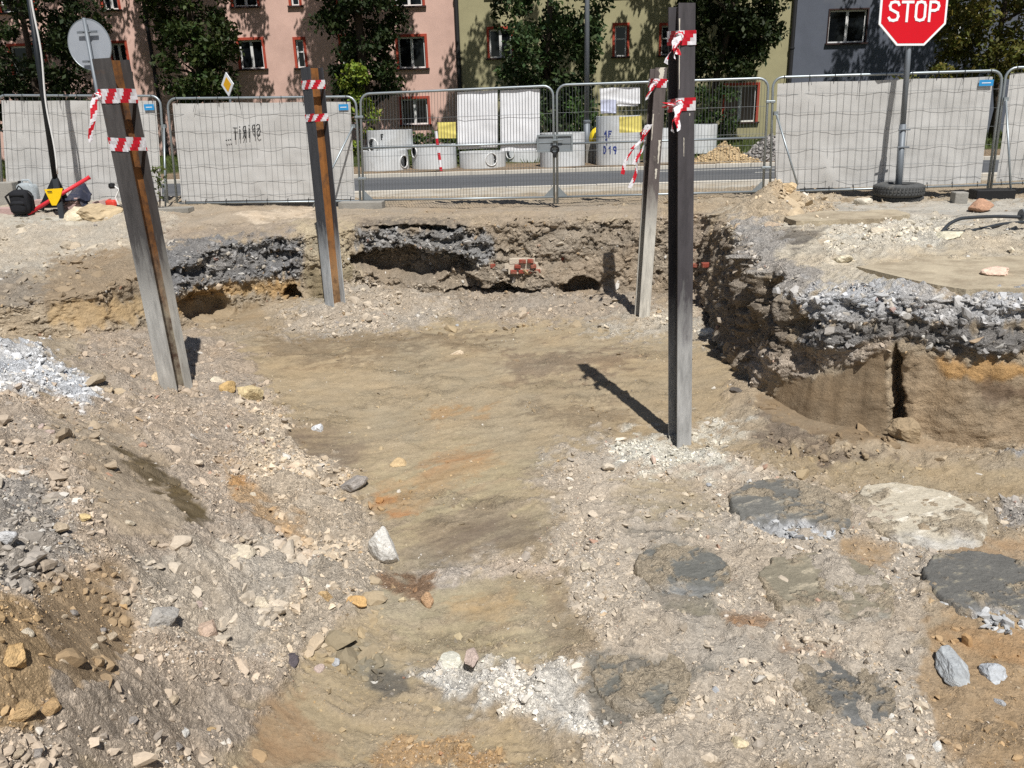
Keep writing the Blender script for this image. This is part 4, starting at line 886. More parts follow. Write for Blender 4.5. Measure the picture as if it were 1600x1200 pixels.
def panel(pl, pr, ytl, ytr, ybl, ybr, label, gate=False, mid=None, leg=0.12):
    """panel from photo pixels: left/right x at mid height, y of the top rail and the bottom rail at each end"""
    TL = on_fence(pl[0], ytl); BL = on_fence(pl[1], ybl); TR = on_fence(pr[0], ytr); BR = on_fence(pr[1], ybr)
    root = thing('mesh_fence' if not gate else 'fence_gate', label, 'fence', (BL + BR) / 2, 'mesh panels of the site fence')
    parts = []; r = 0.021; b = MB(); cr = 0.16
    ex = (TR - TL); Lx_ = np.linalg.norm(ex); ex /= Lx_; dl = (BL - TL) / np.linalg.norm(BL - TL); dr = (BR - TR) / np.linalg.norm(BR - TR)
    arcL = [TL + dl * cr * (1 - math.sin(a)) + ex * cr * (1 - math.cos(a)) for a in np.linspace(0, math.pi / 2, 6)]
    arcR = [TR + dr * cr * (1 - math.sin(a)) - ex * cr * (1 - math.cos(a)) for a in np.linspace(math.pi / 2, 0, 6)]
    b.tube([BL + dl * leg] + arcL + arcR + [BR + dr * leg], r, 8); b.tube([BL, BR], r * 0.9, 8)
    parts.append(b.build('frame', mGalv, smooth=True))
    w = MB(); rw = 0.0019 if not gate else 0.0026; sp = 0.112 if not gate else 0.052
    n = int(Lx_ / sp)
    for i in range(1, n):
        f = i / n; a = TL + (TR - TL) * f; c = BL + (BR - BL) * f
        wob_ = (0 if gate else 0.014 * math.sin(i * 1.7))
        w.tube([a, (a + c) / 2 + ex * wob_, c], rw, 4, cap=False)
    hs = [0.15, 0.31, 0.47, 0.63, 0.79, 0.92] if not gate else [0.24, 0.48, 0.58, 0.72, 0.9]
    for h in hs:
        pts = [(TL + (BL - TL) * h) * (1 - f) + (TR + (BR - TR) * h) * f + UP * (0 if gate else 0.008 * math.sin(f * 11 + h * 40) + 0.004 * math.sin(f * 43)) + FN * (0.006 + (0 if gate else 0.01 * math.sin(f * 31 + h * 9))) for f in np.linspace(0, 1, 33)]
        w.tube(pts, rw * 1.15, 4, cap=False)
    wm = w.build('wire_mesh', mWire); wm['kind'] = 'stuff'; parts.append(wm)
    if mid:
        q = MB(); q.tube([TL + (BL - TL) * mid[0], TR + (BR - TR) * mid[0]], r * 0.85, 8); parts.append(q.build('middle_rail', mGalv, smooth=True))
        for e, s_ in ((BL, 1), (BR, -1)):
            q = MB(); q.prism([(0, 0), (0.2 * s_, 0), (0, 0.2)], FD, UP, FN * 0.006, e + FN * 0.003); parts.append(q.build('gusset', mGalv))
    put(parts, root); return TL, TR, BL, BR
def banner(c4, label, seed, ins=(0.025, 0.045, 0.03, 0.02), tagpx=None, name='fence_banner'):
    TL, TR, BL, BR = c4; f = lambda u_, v_: (TL * (1 - u_) + TR * u_) * (1 - v_) + (BL * (1 - u_) + BR * u_) * v_
    o = cloth_mesh(name, f(ins[0], ins[1]), f(1 - ins[2], ins[1]), f(ins[0], 1 - ins[3]), f(1 - ins[2], 1 - ins[3]), 0.016, mCloth, seed=seed, amp=0.015, sag=0.005)
    tag(o, label, 'banner', 'grey cloth banners on the fence')
    if tagpx:
        a = on_fence(tagpx[0], tagpx[1]); c = on_fence(tagpx[2], tagpx[3]); b = MB(); m_ = (a + c) / 2; b.obox(m_ + FN * 0.012, FD * (c - a)[0] / 2, UP * (a - c)[2] / 2, FN * 0.002); t = b.build('blue_label', mBlueTag); t.parent = o
        b = MB(); b.obox(m_ + FN * 0.0155, FD * (c - a)[0] * 0.32, UP * 0.006, FN * 0.001); t2 = b.build('small_print', mWhiteSheet); t2.parent = o
    tb = MB()
    for i in range(9):
        u_ = 0.05 + 0.9 * i / 8
        p = f(u_, 0.0); tb.tube([p + UP * 0.03 + FN * 0.02, p + FN * 0.03, p - UP * 0.08 + FN * 0.012, p - UP * 0.10 - FN * 0.04], 0.005, 4)
        if i % 2: tb.tube([p + FN * 0.03, p - UP * random.uniform(0.12, 0.3) + FD * random.uniform(-0.1, 0.04) + FN * 0.05], 0.003, 4)
        p = f(u_, 1.0); tb.tube([p - UP * 0.03 + FN * 0.02, p + UP * 0.05 + FN * 0.02, p + UP * 0.08 - FN * 0.03], 0.005, 4)
    t3 = tb.build('cable_ties', mBlack); t3['kind'] = 'stuff'; t3.parent = o
    return o
F0 = panel((-165, -150), (-8, 0), 152, 149, 330, 327, 'mesh fence panel mostly outside, beside the panel with the mast shadow')
F1 = panel((-5, 5), (250, 262), 149, 150, 322, 319, 'mesh fence panel with grey banner crossed by the mast shadow')
F2 = panel((261, 277), (556, 563), 154, 151, 318, 314, 'mesh fence panel with the banner carrying black graffiti')
F3 = panel((563, 568), (864, 866), 147, 134, 313, 308, 'open mesh gate leaf with two white sheets hung on it', True, (0.50,))
F4 = panel((870, 871), (1201, 1192), 133, 122, 308, 299, 'open mesh gate leaf with small papers, toward the stop sign', True, (0.515,))
F5 = panel((1208, 1203), (1567, 1544), 121, 110, 300, 289, 'mesh fence panel with grey banner standing behind the stop sign')
F6 = panel((1573, 1549), (1905, 1850), 106, 96, 288, 275, 'mesh fence panel with grey banner beyond the black foot block')
for c4, lb, sd, tg in ((F0, 'grey banner past the panel with the mast shadow', 1, None), (F1, 'grey cloth banner behind the black mast and backpack', 2, (225, 163, 242, 172)), (F6, 'grey cloth banner beyond the black foot block', 6, None)):
    banner(c4, lb, sd, tagpx=tg)
b2_ = banner(F2, 'grey cloth banner with mirrored black graffiti', 3, tagpx=(529, 163, 545, 172))
banner(F5, 'grey cloth banner behind the stop sign post', 5, tagpx=(1530, 125, 1551, 134), ins=(0.02, 0.05, 0.035, 0.02))
# graffiti: SPIRIT... seen from the back, so mirrored
LET = {'S': [[(1, .9), (.7, 1), (.25, .95), (.1, .75), (.4, .55), (.8, .4), (.85, .15), (.5, 0), (.05, .1)]],
       'P': [[(.2, 0), (.25, 1), (.7, .98), (.9, .75), (.7, .5), (.25, .45)]], 'I': [[(.5, 0), (.5, .8)], [(.5, .97), (.5, 1.03)]],
       'R': [[(.15, 0), (.2, 1), (.7, .98), (.85, .75), (.65, .52), (.2, .48)], [(.4, .5), (.9, 0)]], 'T': [[(0, .95), (1, 1)], [(.5, .97), (.5, 0)]],
       'O': [[(.5, 0), (.12, .12), (.05, .5), (.12, .88), (.5, 1), (.88, .88), (.95, .5), (.88, .12), (.5, 0)]], '.': [[(.4, .02), (.6, .06)]],
       'D': [[(.15, 0), (.15, 1), (.6, .95), (.85, .5), (.6, .05), (.15, 0)]], '1': [[(.25, .75), (.55, 1), (.55, 0)]], '9': [[(.8, .6), (.5, .45), (.2, .6), (.25, .9), (.55, 1), (.8, .85), (.8, .4), (.6, 0)]],
       'F': [[(.2, 0), (.2, 1), (.9, 1)], [(.2, .55), (.7, .55)]], 'M': [[(.0, 0), (.1, 1), (.5, .4), (.9, 1), (1, 0)]]}
def strokes(mb, text, org, ax, ay, w, h, adv, thick, nrm):
    for i, ch in enumerate(text):
        for pl_ in LET.get(ch, []):
            pts = [np.array(org) + ax * (i * adv + p[0] * w) + ay * p[1] * h for p in pl_]
            for a, c in zip(pts[:-1], pts[1:]):
                d = c - a; L = np.linalg.norm(d) + 1e-9; d = d / L; s_ = np.cross(nrm, d)
                mb.obox((a + c) / 2 + nrm * 0.0003 * (len(mb.v) % 56 / 8), d * (L / 2 + thick * 0.45), s_ * thick / 2, nrm * 0.0015)
mb = MB(); a0 = on_fence(408, 212); a1 = on_fence(352, 220)
axg = (a1 - a0); wid = np.linalg.norm(axg); axg = axg / wid; ayg = np.array([0.0, 0, 1]) - 0.12 * axg
strokes(mb, 'SPIRIT', a0 - UP * 0.005 + FN * 0.036, axg, ayg, 0.07, 0.2, 0.088, 0.016, FN)
strokes(mb, '...', a0 + axg * 0.545 - UP * 0.005 + FN * 0.036, axg, ayg, 0.04, 0.2, 0.04, 0.02, FN)
gf = mb.build('graffiti', mInk); gf.parent = b2_
def sheet_on(px0, py0, px1, py1, label, mat, seed, name='notice_sheet', cat='sheet', off=0.03, amp=0.012):
    o = cloth_mesh(name, on_fence(px0, py0), on_fence(px1, py0 - (px1 - px0) * 0.03), on_fence(px0 + 1, py1), on_fence(px1, py1 - (px1 - px0) * 0.02), off, mat, 24, 24, amp, seed, 0.006)
    return tag(o, label, cat, 'sheets hung on the fence gate')
sheet_on(714, 143, 777, 233, 'white sheet on the gate beside the olive house corner', mWhiteSheet, 11)
sheet_on(781, 141, 843, 236, 'white sheet on the gate next to the padlocked posts', mWhiteSheet, 12)
sheet_on(937, 138, 1000, 163, 'wide white sheet high on the gate above the tall concrete ring', mWhiteSheet, 13)
sheet_on(938, 157, 963, 178, 'small bluish white paper below the wide sheet', M('paper', (206, 212, 236), 0.8, var=0.03), 14, off=0.02)
sheet_on(964, 154, 997, 166, 'small white strip of paper below the wide sheet', mWhiteSheet, 15, off=0.045)
sheet_on(683, 191, 712, 216, 'square yellow sheet beside the white sheet on the gate', mYellow, 16)
sheet_on(967, 182, 1003, 207, 'yellow sheet on the gate before the tall concrete ring', mYellow, 17)
# stays, couplers, lock, feet
def stay(pt, pb, label, fwd=0.5):
    a = on_fence(*pt); g = aty(pb[0], pb[1], a[1] - 0.5); root = thing('fence_stay', label, 'fence stay', g, 'stays propping the fence'); b = MB(); b.tube([a + FN * 0.04, g + UP * 0.02], 0.017, 8)
    c = MB(); c.obox(a + FN * 0.03, FD * 0.035, UP * 0.03, FN * 0.03); put([b.build('strut', mGalv, smooth=True), c.build('clamp', mGalv)], root)
stay((553, 197), (489, 326), 'diagonal steel stay behind the beam beside the graffiti banner')
stay((1212, 177), (1246, 291), 'diagonal steel stay beside the sand heap and stop sign banner')
stay((1570, 155), (1579, 298), 'steep steel stay at the black foot block')
stay((258, 197), (259, 330), 'upright steel stay where banner with graffiti begins')
def coupler(px, py, label):
    p = on_fence(px, py); root = thing('fence_coupler', label, 'coupler', p, 'couplers joining the fence panels'); b = MB(); b.obox(p, FD * 0.075, UP * 0.022, FN * 0.03); c = MB(); c.tube([p - FN * 0.05, p + FN * 0.055], 0.012, 6)
    put([b.build('plate', mGalv, bevel=0.008), c.build('bolt', mGalv)], root)
for px, py, lb in ((561, 183, 'upper coupler where the graffiti panel meets the gate'), (566, 279, 'lower coupler where the graffiti panel meets the gate'), (1204, 159, 'upper coupler between gate and stop sign panel'), (1197, 262, 'lower coupler between gate and stop sign panel')): coupler(px, py, lb)
p = on_fence(867, 224); root = thing('gate_lock', 'square steel lock plates with black chain on the gate posts', 'gate lock', p)
parts = []
for s_, w_ in ((-1, 0.15), (1, 0.15)):
    c = p + FD * s_ * 0.145 + FN * 0.01; b = MB()
    b.obox(c + UP * 0.13, FD * w_, UP * 0.014, FN * 0.02).obox(c - UP * 0.13, FD * w_, UP * 0.014, FN * 0.02).obox(c + FD * w_ * s_, FD * 0.014, UP * 0.144, FN * 0.021).obox(c - FD * w_ * 0.9 * s_, FD * 0.014, UP * 0.116, FN * 0.021)
    parts.append(b.build('lock_frame', mGalv)); b = MB(); b.obox(c - FN * 0.004, FD * w_ * 0.9, UP * 0.12, FN * 0.004); parts.append(b.build('lock_plate', M('lock_steel', (140, 146, 150), 0.6, metal=0.3, var=0.1)))
b = MB(); b.tube([p - FD * 0.06 + UP * 0.05 + FN * 0.05, p + FD * 0.14 + UP * 0.055 + FN * 0.05], 0.011, 6); parts.append(b.build('latch_bar', mGalv))
b = MB()
for i in range(14):
    a = 2 * math.pi * i / 14; a2 = 2 * math.pi * (i + 1.2) / 14
    b.tube([p + FN * 0.055 + FD * 0.065 * math.cos(a) + UP * (-0.1 + 0.06 * math.sin(a)), p + FN * 0.06 + FD * 0.065 * math.cos(a2) + UP * (-0.1 + 0.06 * math.sin(a2))], 0.016, 6)
parts.append(b.build('chain', mBlack)); b = MB(); b.obox(p + FN * 0.06 - UP * 0.2, FD * 0.03, UP * 0.035, FN * 0.015); parts.append(b.build('padlock', mBlack, bevel=0.008)); put(parts, root)
def foot(px, py, sx, sy, sz, mat, label, rot=0.0, cat='foot block'):
    g = hit(px, py); b = MB(); ax = FD * math.cos(rot) + FN * math.sin(rot); ay = np.cross(UP, ax)
    b.prism([(-sx, -sy), (sx, -sy), (sx, sy), (-sx, sy)], ax, ay, UP * sz, g - UP * 0.03)
    o = b.build('ballast_block', mat, bevel=0.015); return tag(o, label, cat, 'foot blocks of the fence')
foot(566, 326, 0.40, 0.13, 0.16, mConc, 'grey concrete foot block under the gate hinge post')
foot(1548, 312, 0.30, 0.16, 0.2, mBlack, 'black plastic foot block beneath the fence beyond the stop sign')
foot(1497, 319, 0.10, 0.10, 0.22, mConc, 'small square concrete block standing beyond the tyres')
foot(270, 330, 0.35, 0.12, 0.1, mConc, 'half buried concrete foot where the graffiti panel begins')
foot(868, 330, 0.14, 0.05, 0.03, mGalv, 'flat steel foot under the padlocked gate posts')

# ------------------------------------------------------------------ concrete rings across the road
mRing = M('ring_concrete', (208, 211, 212), 0.9, var=0.10, scale=2.2, bump=0.15, bscale=30, col2=(190, 190, 187), c2pos=0.58)
mBlueInk = M('blue_ink', (40, 62, 140), 0.8)
def ring(px0, px1, ytop, ybot, Y, label, hole=None, z0=None, wall=0.11, txt=None):
    A = aty(px0, (ytop + ybot) / 2, Y); B = aty(px1, (ytop + ybot) / 2, Y); R_ = (B[0] - A[0]) / 2; cx = (A[0] + B[0]) / 2; cy = Y + R_
    zb_ = aty((px0 + px1) / 2, ybot, Y)[2] if z0 is None else z0; zt = aty((px0 + px1) / 2, ytop, Y + R_ * 0.1)[2]
    root = thing('concrete_ring', label, 'concrete ring', (cx, cy, zb_), 'concrete manhole rings across the road'); NA, NZ = 120, 30; parts = []
    ha = hz = hr = None
    if hole: hp = aty(hole[0], hole[1], Y + 0.15); ha = math.asin(max(-0.98, min(0.98, (hp[0] - cx) / R_))); hz = hp[2]; hr = hole[2]
    vs = []; fs = []
    for rr_ in (R_, R_ - wall):
        for j in range(NZ + 1):
            for i in range(NA):
                a = 2 * math.pi * i / NA; vs.append((cx + rr_ * math.sin(a), cy - rr_ * math.cos(a), zb_ + (zt - zb_) * j / NZ))
    H_ = (NZ + 1) * NA
    for s_ in (0, 1):
        for j in range(NZ):
            for i in range(NA):
                a = 2 * math.pi * (i + .5) / NA; zc = zb_ + (zt - zb_) * (j + .5) / NZ
                if hole:
                    da = (a - ha + math.pi) % (2 * math.pi) - math.pi
                    if (da * R_) ** 2 + (zc - hz) ** 2 < hr * hr: continue
                q = s_ * H_ + j * NA; i2 = (i + 1) % NA; f_ = (q + i, q + i2, q + NA + i2, q + NA + i); fs.append(f_ if s_ == 0 else f_[::-1])
    for i in range(NA):
        i2 = (i + 1) % NA; t_ = NZ * NA; fs.append((t_ + i, t_ + i2, H_ + t_ + i2, H_ + t_ + i)); fs.append((i2, i, H_ + i, H_ + i2))
    b = MB(); b.v = vs; b.f = fs; parts.append(b.build('ring_wall', mRing))
    if hole:
        pts = [(cx + (R_ + 0.01) * math.sin(ha + hr * 1.06 / R_ * math.cos(q)), cy - (R_ + 0.01) * math.cos(ha + hr * 1.06 / R_ * math.cos(q)), hz + hr * 1.06 * math.sin(q)) for q in np.linspace(0, 2 * math.pi, 33)]
        b = MB(); b.tube(pts, 0.018, 6, cap=False); parts.append(b.build('pipe_seal', mPvc, smooth=True))
    if txt:
        mb = MB()
        for (s_, tx, ty, w_, h_) in txt:
            for i, ch in enumerate(s_):
                pc = aty(tx + i * w_ * 1.15, ty, Y); an = math.asin(max(-.95, min(.95, (pc[0] - cx) / R_))); nr = np.array([math.sin(an), -math.cos(an), 0]); ax = np.array([math.cos(an), math.sin(an), 0])
                sc = Y / FPX; strokes(mb, ch, np.array([cx, cy, 0]) + nr * (R_ + 0.003) + UP * pc[2], ax, UP, w_ * sc, h_ * sc, 0, 0.035, nr)
        parts.append(mb.build('chalked_marking', mBlueInk if len(txt) > 1 else mInk))
    put(parts, root); return zt, cx, cy, R_
t_ = ring(559, 634, 236, 269, 24.9, 'concrete ring lying under another ring, a pipe hole at its edge', (630, 253, 0.17))
ring(568, 641, 204, 233, 25.2, 'concrete ring stacked on top, with pipe hole and black F mark', (582, 228, 0.2), z0=t_[0] + 0.005, txt=[('F', 595, 218, 4, 7)])
ring(640, 711, 227, 266, 25.1, 'low concrete ring beside the red and white pole', (646, 238, 0.15))
ring(716, 790, 238, 264, 25.0, 'low concrete ring below the white sheet with white round pipe seal', (768, 249, 0.17))
ring(845, 917, 208, 262, 24.5, 'plain grey concrete ring behind the padlocked gate posts')
t_ = ring(935, 1005, 213, 258, 24.7, 'lower ring of the tall stack marked in blue', txt=[('MF', 944, 214, 6, 8), ('10', 946, 226, 7, 9), ('D19', 944, 240, 6, 10)])
ring(935, 1005, 181, 212, 24.7, 'upper concrete ring of the tall stack beside the lamp post', z0=t_[0] + 0.005)
ring(1010, 1062, 201, 256, 24.9, 'grey concrete ring behind the two steel beams')
ring(1062, 1127, 195, 240, 28.0, 'wide concrete ring standing farther back by the sand heap')
ring(786, 845, 236, 256, 27.5, 'concrete ring in the shade behind the white sheets', (797, 240, 0.16))
# yellow bag, ranging pole, lamp post
c = aty(932, 205, 26.2); b = MB(); b.lathe([(0.02, 0.48), (0.12, 0.42), (0.2, 0.3), (0.24, 0.12), (0.2, 0), (0.0, 0)], (c[0], 26.2, 0.62), 14); o = b.build('yellow_bag', M('yellow_plastic', (236, 208, 40), 0.5, var=0.1, scale=9, bump=0.6, bscale=9), smooth=True); tag(o, 'crumpled yellow plastic bag beside the tall concrete ring', 'bag')
b = MB(); b.box(c[0] - 0.35, c[0] + 0.3, 26.0, 26.5, 0.0, 0.62); o = b.build('concrete_block', mConc, bevel=0.02); tag(o, 'concrete block carrying the yellow bag', 'block')
mRW_red = M('tape_red', (206, 34, 50), 0.45, var=0.06, scale=20); mRW_white = M('tape_white', (236, 234, 236), 0.45, var=0.04, scale=20)
a = atz(690, 272, 0.0); a = aty(690, 272, 24.2); c = aty(681, 205, 24.2); root = thing('ranging_pole', 'leaning red and white striped pole before the concrete rings', 'pole', a); parts = []
for i in range(6):
    b = MB(); b.tube([a + (c - a) * (i / 6), a + (c - a) * ((i + 1) / 6)], 0.045, 8); parts.append(b.build('band', mRW_red if i % 2 == 0 else mRW_white))
b = MB(); b.tube([a - UP * 0.1, a + (c - a) * 0.01], 0.02, 6); parts.append(b.build('tip', mBlack)); put(parts, root)
mPost = M('grey_post', (120, 126, 132), 0.55, metal=0.3, var=0.1, scale=3)
c = aty(917, 190, 26.8); root = thing('lamp_post', 'tall grey steel lamp post beside the tall concrete ring', 'lamp post', (c[0], 26.8, 0.05)); b = MB(); b.tube([(c[0], 26.8, 0.0), (c[0], 26.8, c[2])], 0.105, 12); d = MB(); d.tube([(c[0], 26.8, c[2] - 0.01), (c[0], 26.8, 9.0)], [0.085, 0.06], 12); e = MB(); e.lathe([(0.085, 0), (0.12, 0.02), (0.12, 0.08), (0.085, 0.1)], (c[0], 26.8, c[2] - 0.05), 14); h = MB(); h.obox((c[0], 26.2, 9.0), (0.12, 0, 0), (0, 0.6, 0), (0, 0, 0.07))
put([b.build('base_sleeve', mPost, smooth=True), d.build('shaft', mPost, smooth=True), e.build('collar', mPost), h.build('lantern', mPost, bevel=0.03)], root)
# heaps across the road
def heap(px, py, Y, rx, ry, h, colr, label, name, stones, ssz):
    c = aty(px, py, Y); z0 = far_z(c[0], Y) - 0.05; n = 70
    gx_, gy_ = np.meshgrid(np.linspace(-1.2, 1.2, n), np.linspace(-1.2, 1.2, n)); r2 = np.sqrt(gx_ ** 2 + gy_ ** 2) * (1 + 0.25 * fbm(gx_ + px, gy_, 0.5, 3, 801))
    z_ = h * np.clip(1 - r2, -0.2, 1) ** 1.0 * (r2 < 1.2) + 0.05 * h * fbm(gx_ * rx, gy_ * ry, 0.2, 3, 803); z_ = np.where(r2 > 1, -0.1, np.clip(h * (1 - r2), 0, 9) * (1 + 0.2 * fbm(gx_ + px, gy_, 0.3, 3, 805)) + 0.04 * fbm(gx_ * rx, gy_ * ry, 0.12, 3, 803))
    idx = np.arange(n * n).reshape(n, n); fc = np.stack([idx[:-1, :-1].ravel(), idx[:-1, 1:].ravel(), idx[1:, 1:].ravel(), idx[1:, :-1].ravel()], 1)
    cc = lin(colr)[None] * (1 + 0.2 * fbm(gx_ * rx, gy_ * ry, 0.15, 4, 807)).ravel()[:, None] * ALB
    root = thing(name, label, 'heap', (c[0], Y, z0))
    a = link_mesh('mound', fast_mesh('mound', np.stack([c[0] + gx_.ravel() * rx, Y + gy_.ravel() * ry, z0 + z_.ravel()], 1), fc, cc), mSoil, smooth=True)
    q = rng.integers(0, n * n, stones * 3); q = q[z_.ravel()[q] > 0.01][:stones]
    s_ = stones_mesh('lumps', np.stack([c[0] + gx_.ravel()[q] * rx + rng.normal(0, 0.03, len(q)), Y + gy_.ravel()[q] * ry + rng.normal(0, 0.03, len(q)), z0 + z_.ravel()[q] + ssz * 0.3], 1), ssz * rng.uniform(0.5, 1.6, len(q)), lin(colr)[None] * rng.uniform(0.6, 1.35, (len(q), 1)) * ALB); s_['kind'] = 'stuff'
    put([a, s_], root)
heap(1132, 258, 24.7, 1.0, 0.8, 0.62, (196, 172, 134), 'heap of pale sand beside the road behind the fence gate', 'sand_heap', 500, 0.035)
heap(1205, 252, 25.0, 0.95, 0.8, 0.75, (150, 146, 142), 'heap of grey rubble beside the sand heap across the road', 'rubble_heap', 900, 0.06)

# ------------------------------------------------------------------ steel H-beams driven into the pit floor
def beam_mat(name, steel, dust, zd, soft=0.35, rust=None, rpos=0.6):
    m = bpy.data.materials.new(name); m.use_nodes = True; n = m.node_tree.nodes; l = m.node_tree.links; b = n['Principled BSDF']
    tc = n.new('ShaderNodeTexCoord'); sp = n.new('ShaderNodeSeparateXYZ'); l.new(tc.outputs['Object'], sp.inputs[0])
    mp = n.new('ShaderNodeMapping'); mp.inputs['Scale'].default_value = (1, 1, 0.18); l.new(tc.outputs['Object'], mp.inputs[0])
    nz = n.new('ShaderNodeTexNoise'); nz.inputs['Scale'].default_value = 14; nz.inputs['Detail'].default_value = 10; nz.inputs['Roughness'].default_value = 0.7; l.new(mp.outputs[0], nz.inputs['Vector'])
    n2 = n.new('ShaderNodeTexNoise'); n2.inputs['Scale'].default_value = 5; n2.inputs['Detail'].default_value = 12; n2.inputs['Roughness'].default_value = 0.75; l.new(tc.outputs['Object'], n2.inputs['Vector'])
    ad = n.new('ShaderNodeMath'); ad.operation = 'MULTIPLY_ADD'; ad.inputs[1].default_value = 1.6; l.new(nz.outputs[0], ad.inputs[0]); l.new(sp.outputs[2], ad.inputs[2])   # z + 1.6*noise
    r = n.new('ShaderNodeMapRange'); r.inputs['From Min'].default_value = zd + 0.8 + soft; r.inputs['From Max'].default_value = zd + 0.8 - soft; l.new(ad.outputs[0], r.inputs[0])
    c1 = n.new('ShaderNodeMix'); c1.data_type = 'RGBA'; c1.inputs['A'].default_value = tuple(lin(steel)) + (1,); c1.inputs['B'].default_value = tuple(lin(dust)) + (1,)
    l.new(r.outputs[0], c1.inputs['Factor']); out = c1.outputs['Result']
    if rust:
        r2 = n.new('ShaderNodeMapRange'); r2.inputs['From Min'].default_value = rpos - 0.08; r2.inputs['From Max'].default_value = rpos + 0.1; l.new(n2.outputs[0], r2.inputs[0])
        c2 = n.new('ShaderNodeMix'); c2.data_type = 'RGBA'; c2.inputs['B'].default_value = tuple(lin(rust)) + (1,); l.new(r2.outputs[0], c2.inputs['Factor']); l.new(out, c2.inputs['A']); out = c2.outputs['Result']
    mr = n.new('ShaderNodeMapRange'); mr.inputs['From Min'].default_value = 0.3; mr.inputs['From Max'].default_value = 0.7; mr.inputs['To Min'].default_value = 0.6; mr.inputs['To Max'].default_value = 1.4; l.new(nz.outputs[0], mr.inputs[0])
    mu = n.new('ShaderNodeVectorMath'); mu.operation = 'SCALE'; l.new(out, mu.inputs[0]); l.new(mr.outputs[0], mu.inputs['Scale']); l.new(mu.outputs[0], b.inputs['Base Color'])
    b.inputs['Roughness'].default_value = 0.62; b.inputs['Specular IOR Level'].default_value = 0.45
    bp = n.new('ShaderNodeBump'); bp.inputs['Strength'].default_value = 0.25; bp.inputs['Distance'].default_value = 0.006; l.new(n2.outputs[0], bp.inputs['Height']); l.new(bp.outputs[0], b.inputs['Normal'])
    return m
mDrip = M('white_coating', (206, 200, 186), 0.9, var=0.15, scale=12)
mTape = attr_mat('barrier_tape', rough=0.4, nscale=30, bump=0, amp=0.05, spec=0.5, trans=0.2)
RED, WHI = lin((206, 30, 48)), lin((236, 234, 238))
def ribbon(name, pts, wid, pitch=0.095, slant=0.09, off=0.0, nv=4, crinkle=0.006, seed=0, parent=None, width_dir=None, lab=None):
    """a strip of striped tape along pts (list of points with width vectors)"""
    P = np.array([p[0] for p in pts]); Wd = np.array([p[1] for p in pts]); seg = np.linalg.norm(np.diff(P, axis=0), axis=1); s = np.concatenate([[0], np.cumsum(seg)])
    n = max(int(s[-1] / 0.012), 6); q = np.linspace(0, s[-1], n); Pq = np.stack([np.interp(q, s, P[:, i]) for i in range(3)], 1); Wq = np.stack([np.interp(q, s, Wd[:, i]) for i in range(3)], 1)
    g = np.linspace(-0.5, 0.5, nv + 1); G = Pq[:, None] + Wq[:, None] * g[None, :, None]
    nz = fbm(np.repeat(q[:, None], nv + 1, 1) * 3 + seed, np.repeat(g[None], n, 0) * 0.8 + seed, 0.12, 3, 900 + seed) * crinkle
    nrm = np.cross(np.gradient(Pq, axis=0), Wq); nrm /= (np.linalg.norm(nrm, axis=1, keepdims=True) + 1e-9); G = G + nrm[:, None] * nz[..., None]
    vs = []; cs = []
    for i in range(n - 1):
        for j in range(nv):
            vs += [G[i, j], G[i + 1, j], G[i + 1, j + 1], G[i, j + 1]]; k_ = int(math.floor((q[i] + off + slant * (g[j] + 0.5)) / pitch)) % 2; cs += [RED if k_ else WHI] * 4
    return link_mesh(name, fast_mesh(name, np.array(vs), np.arange(len(vs)).reshape(-1, 4), np.array(cs)), mTape, parent)
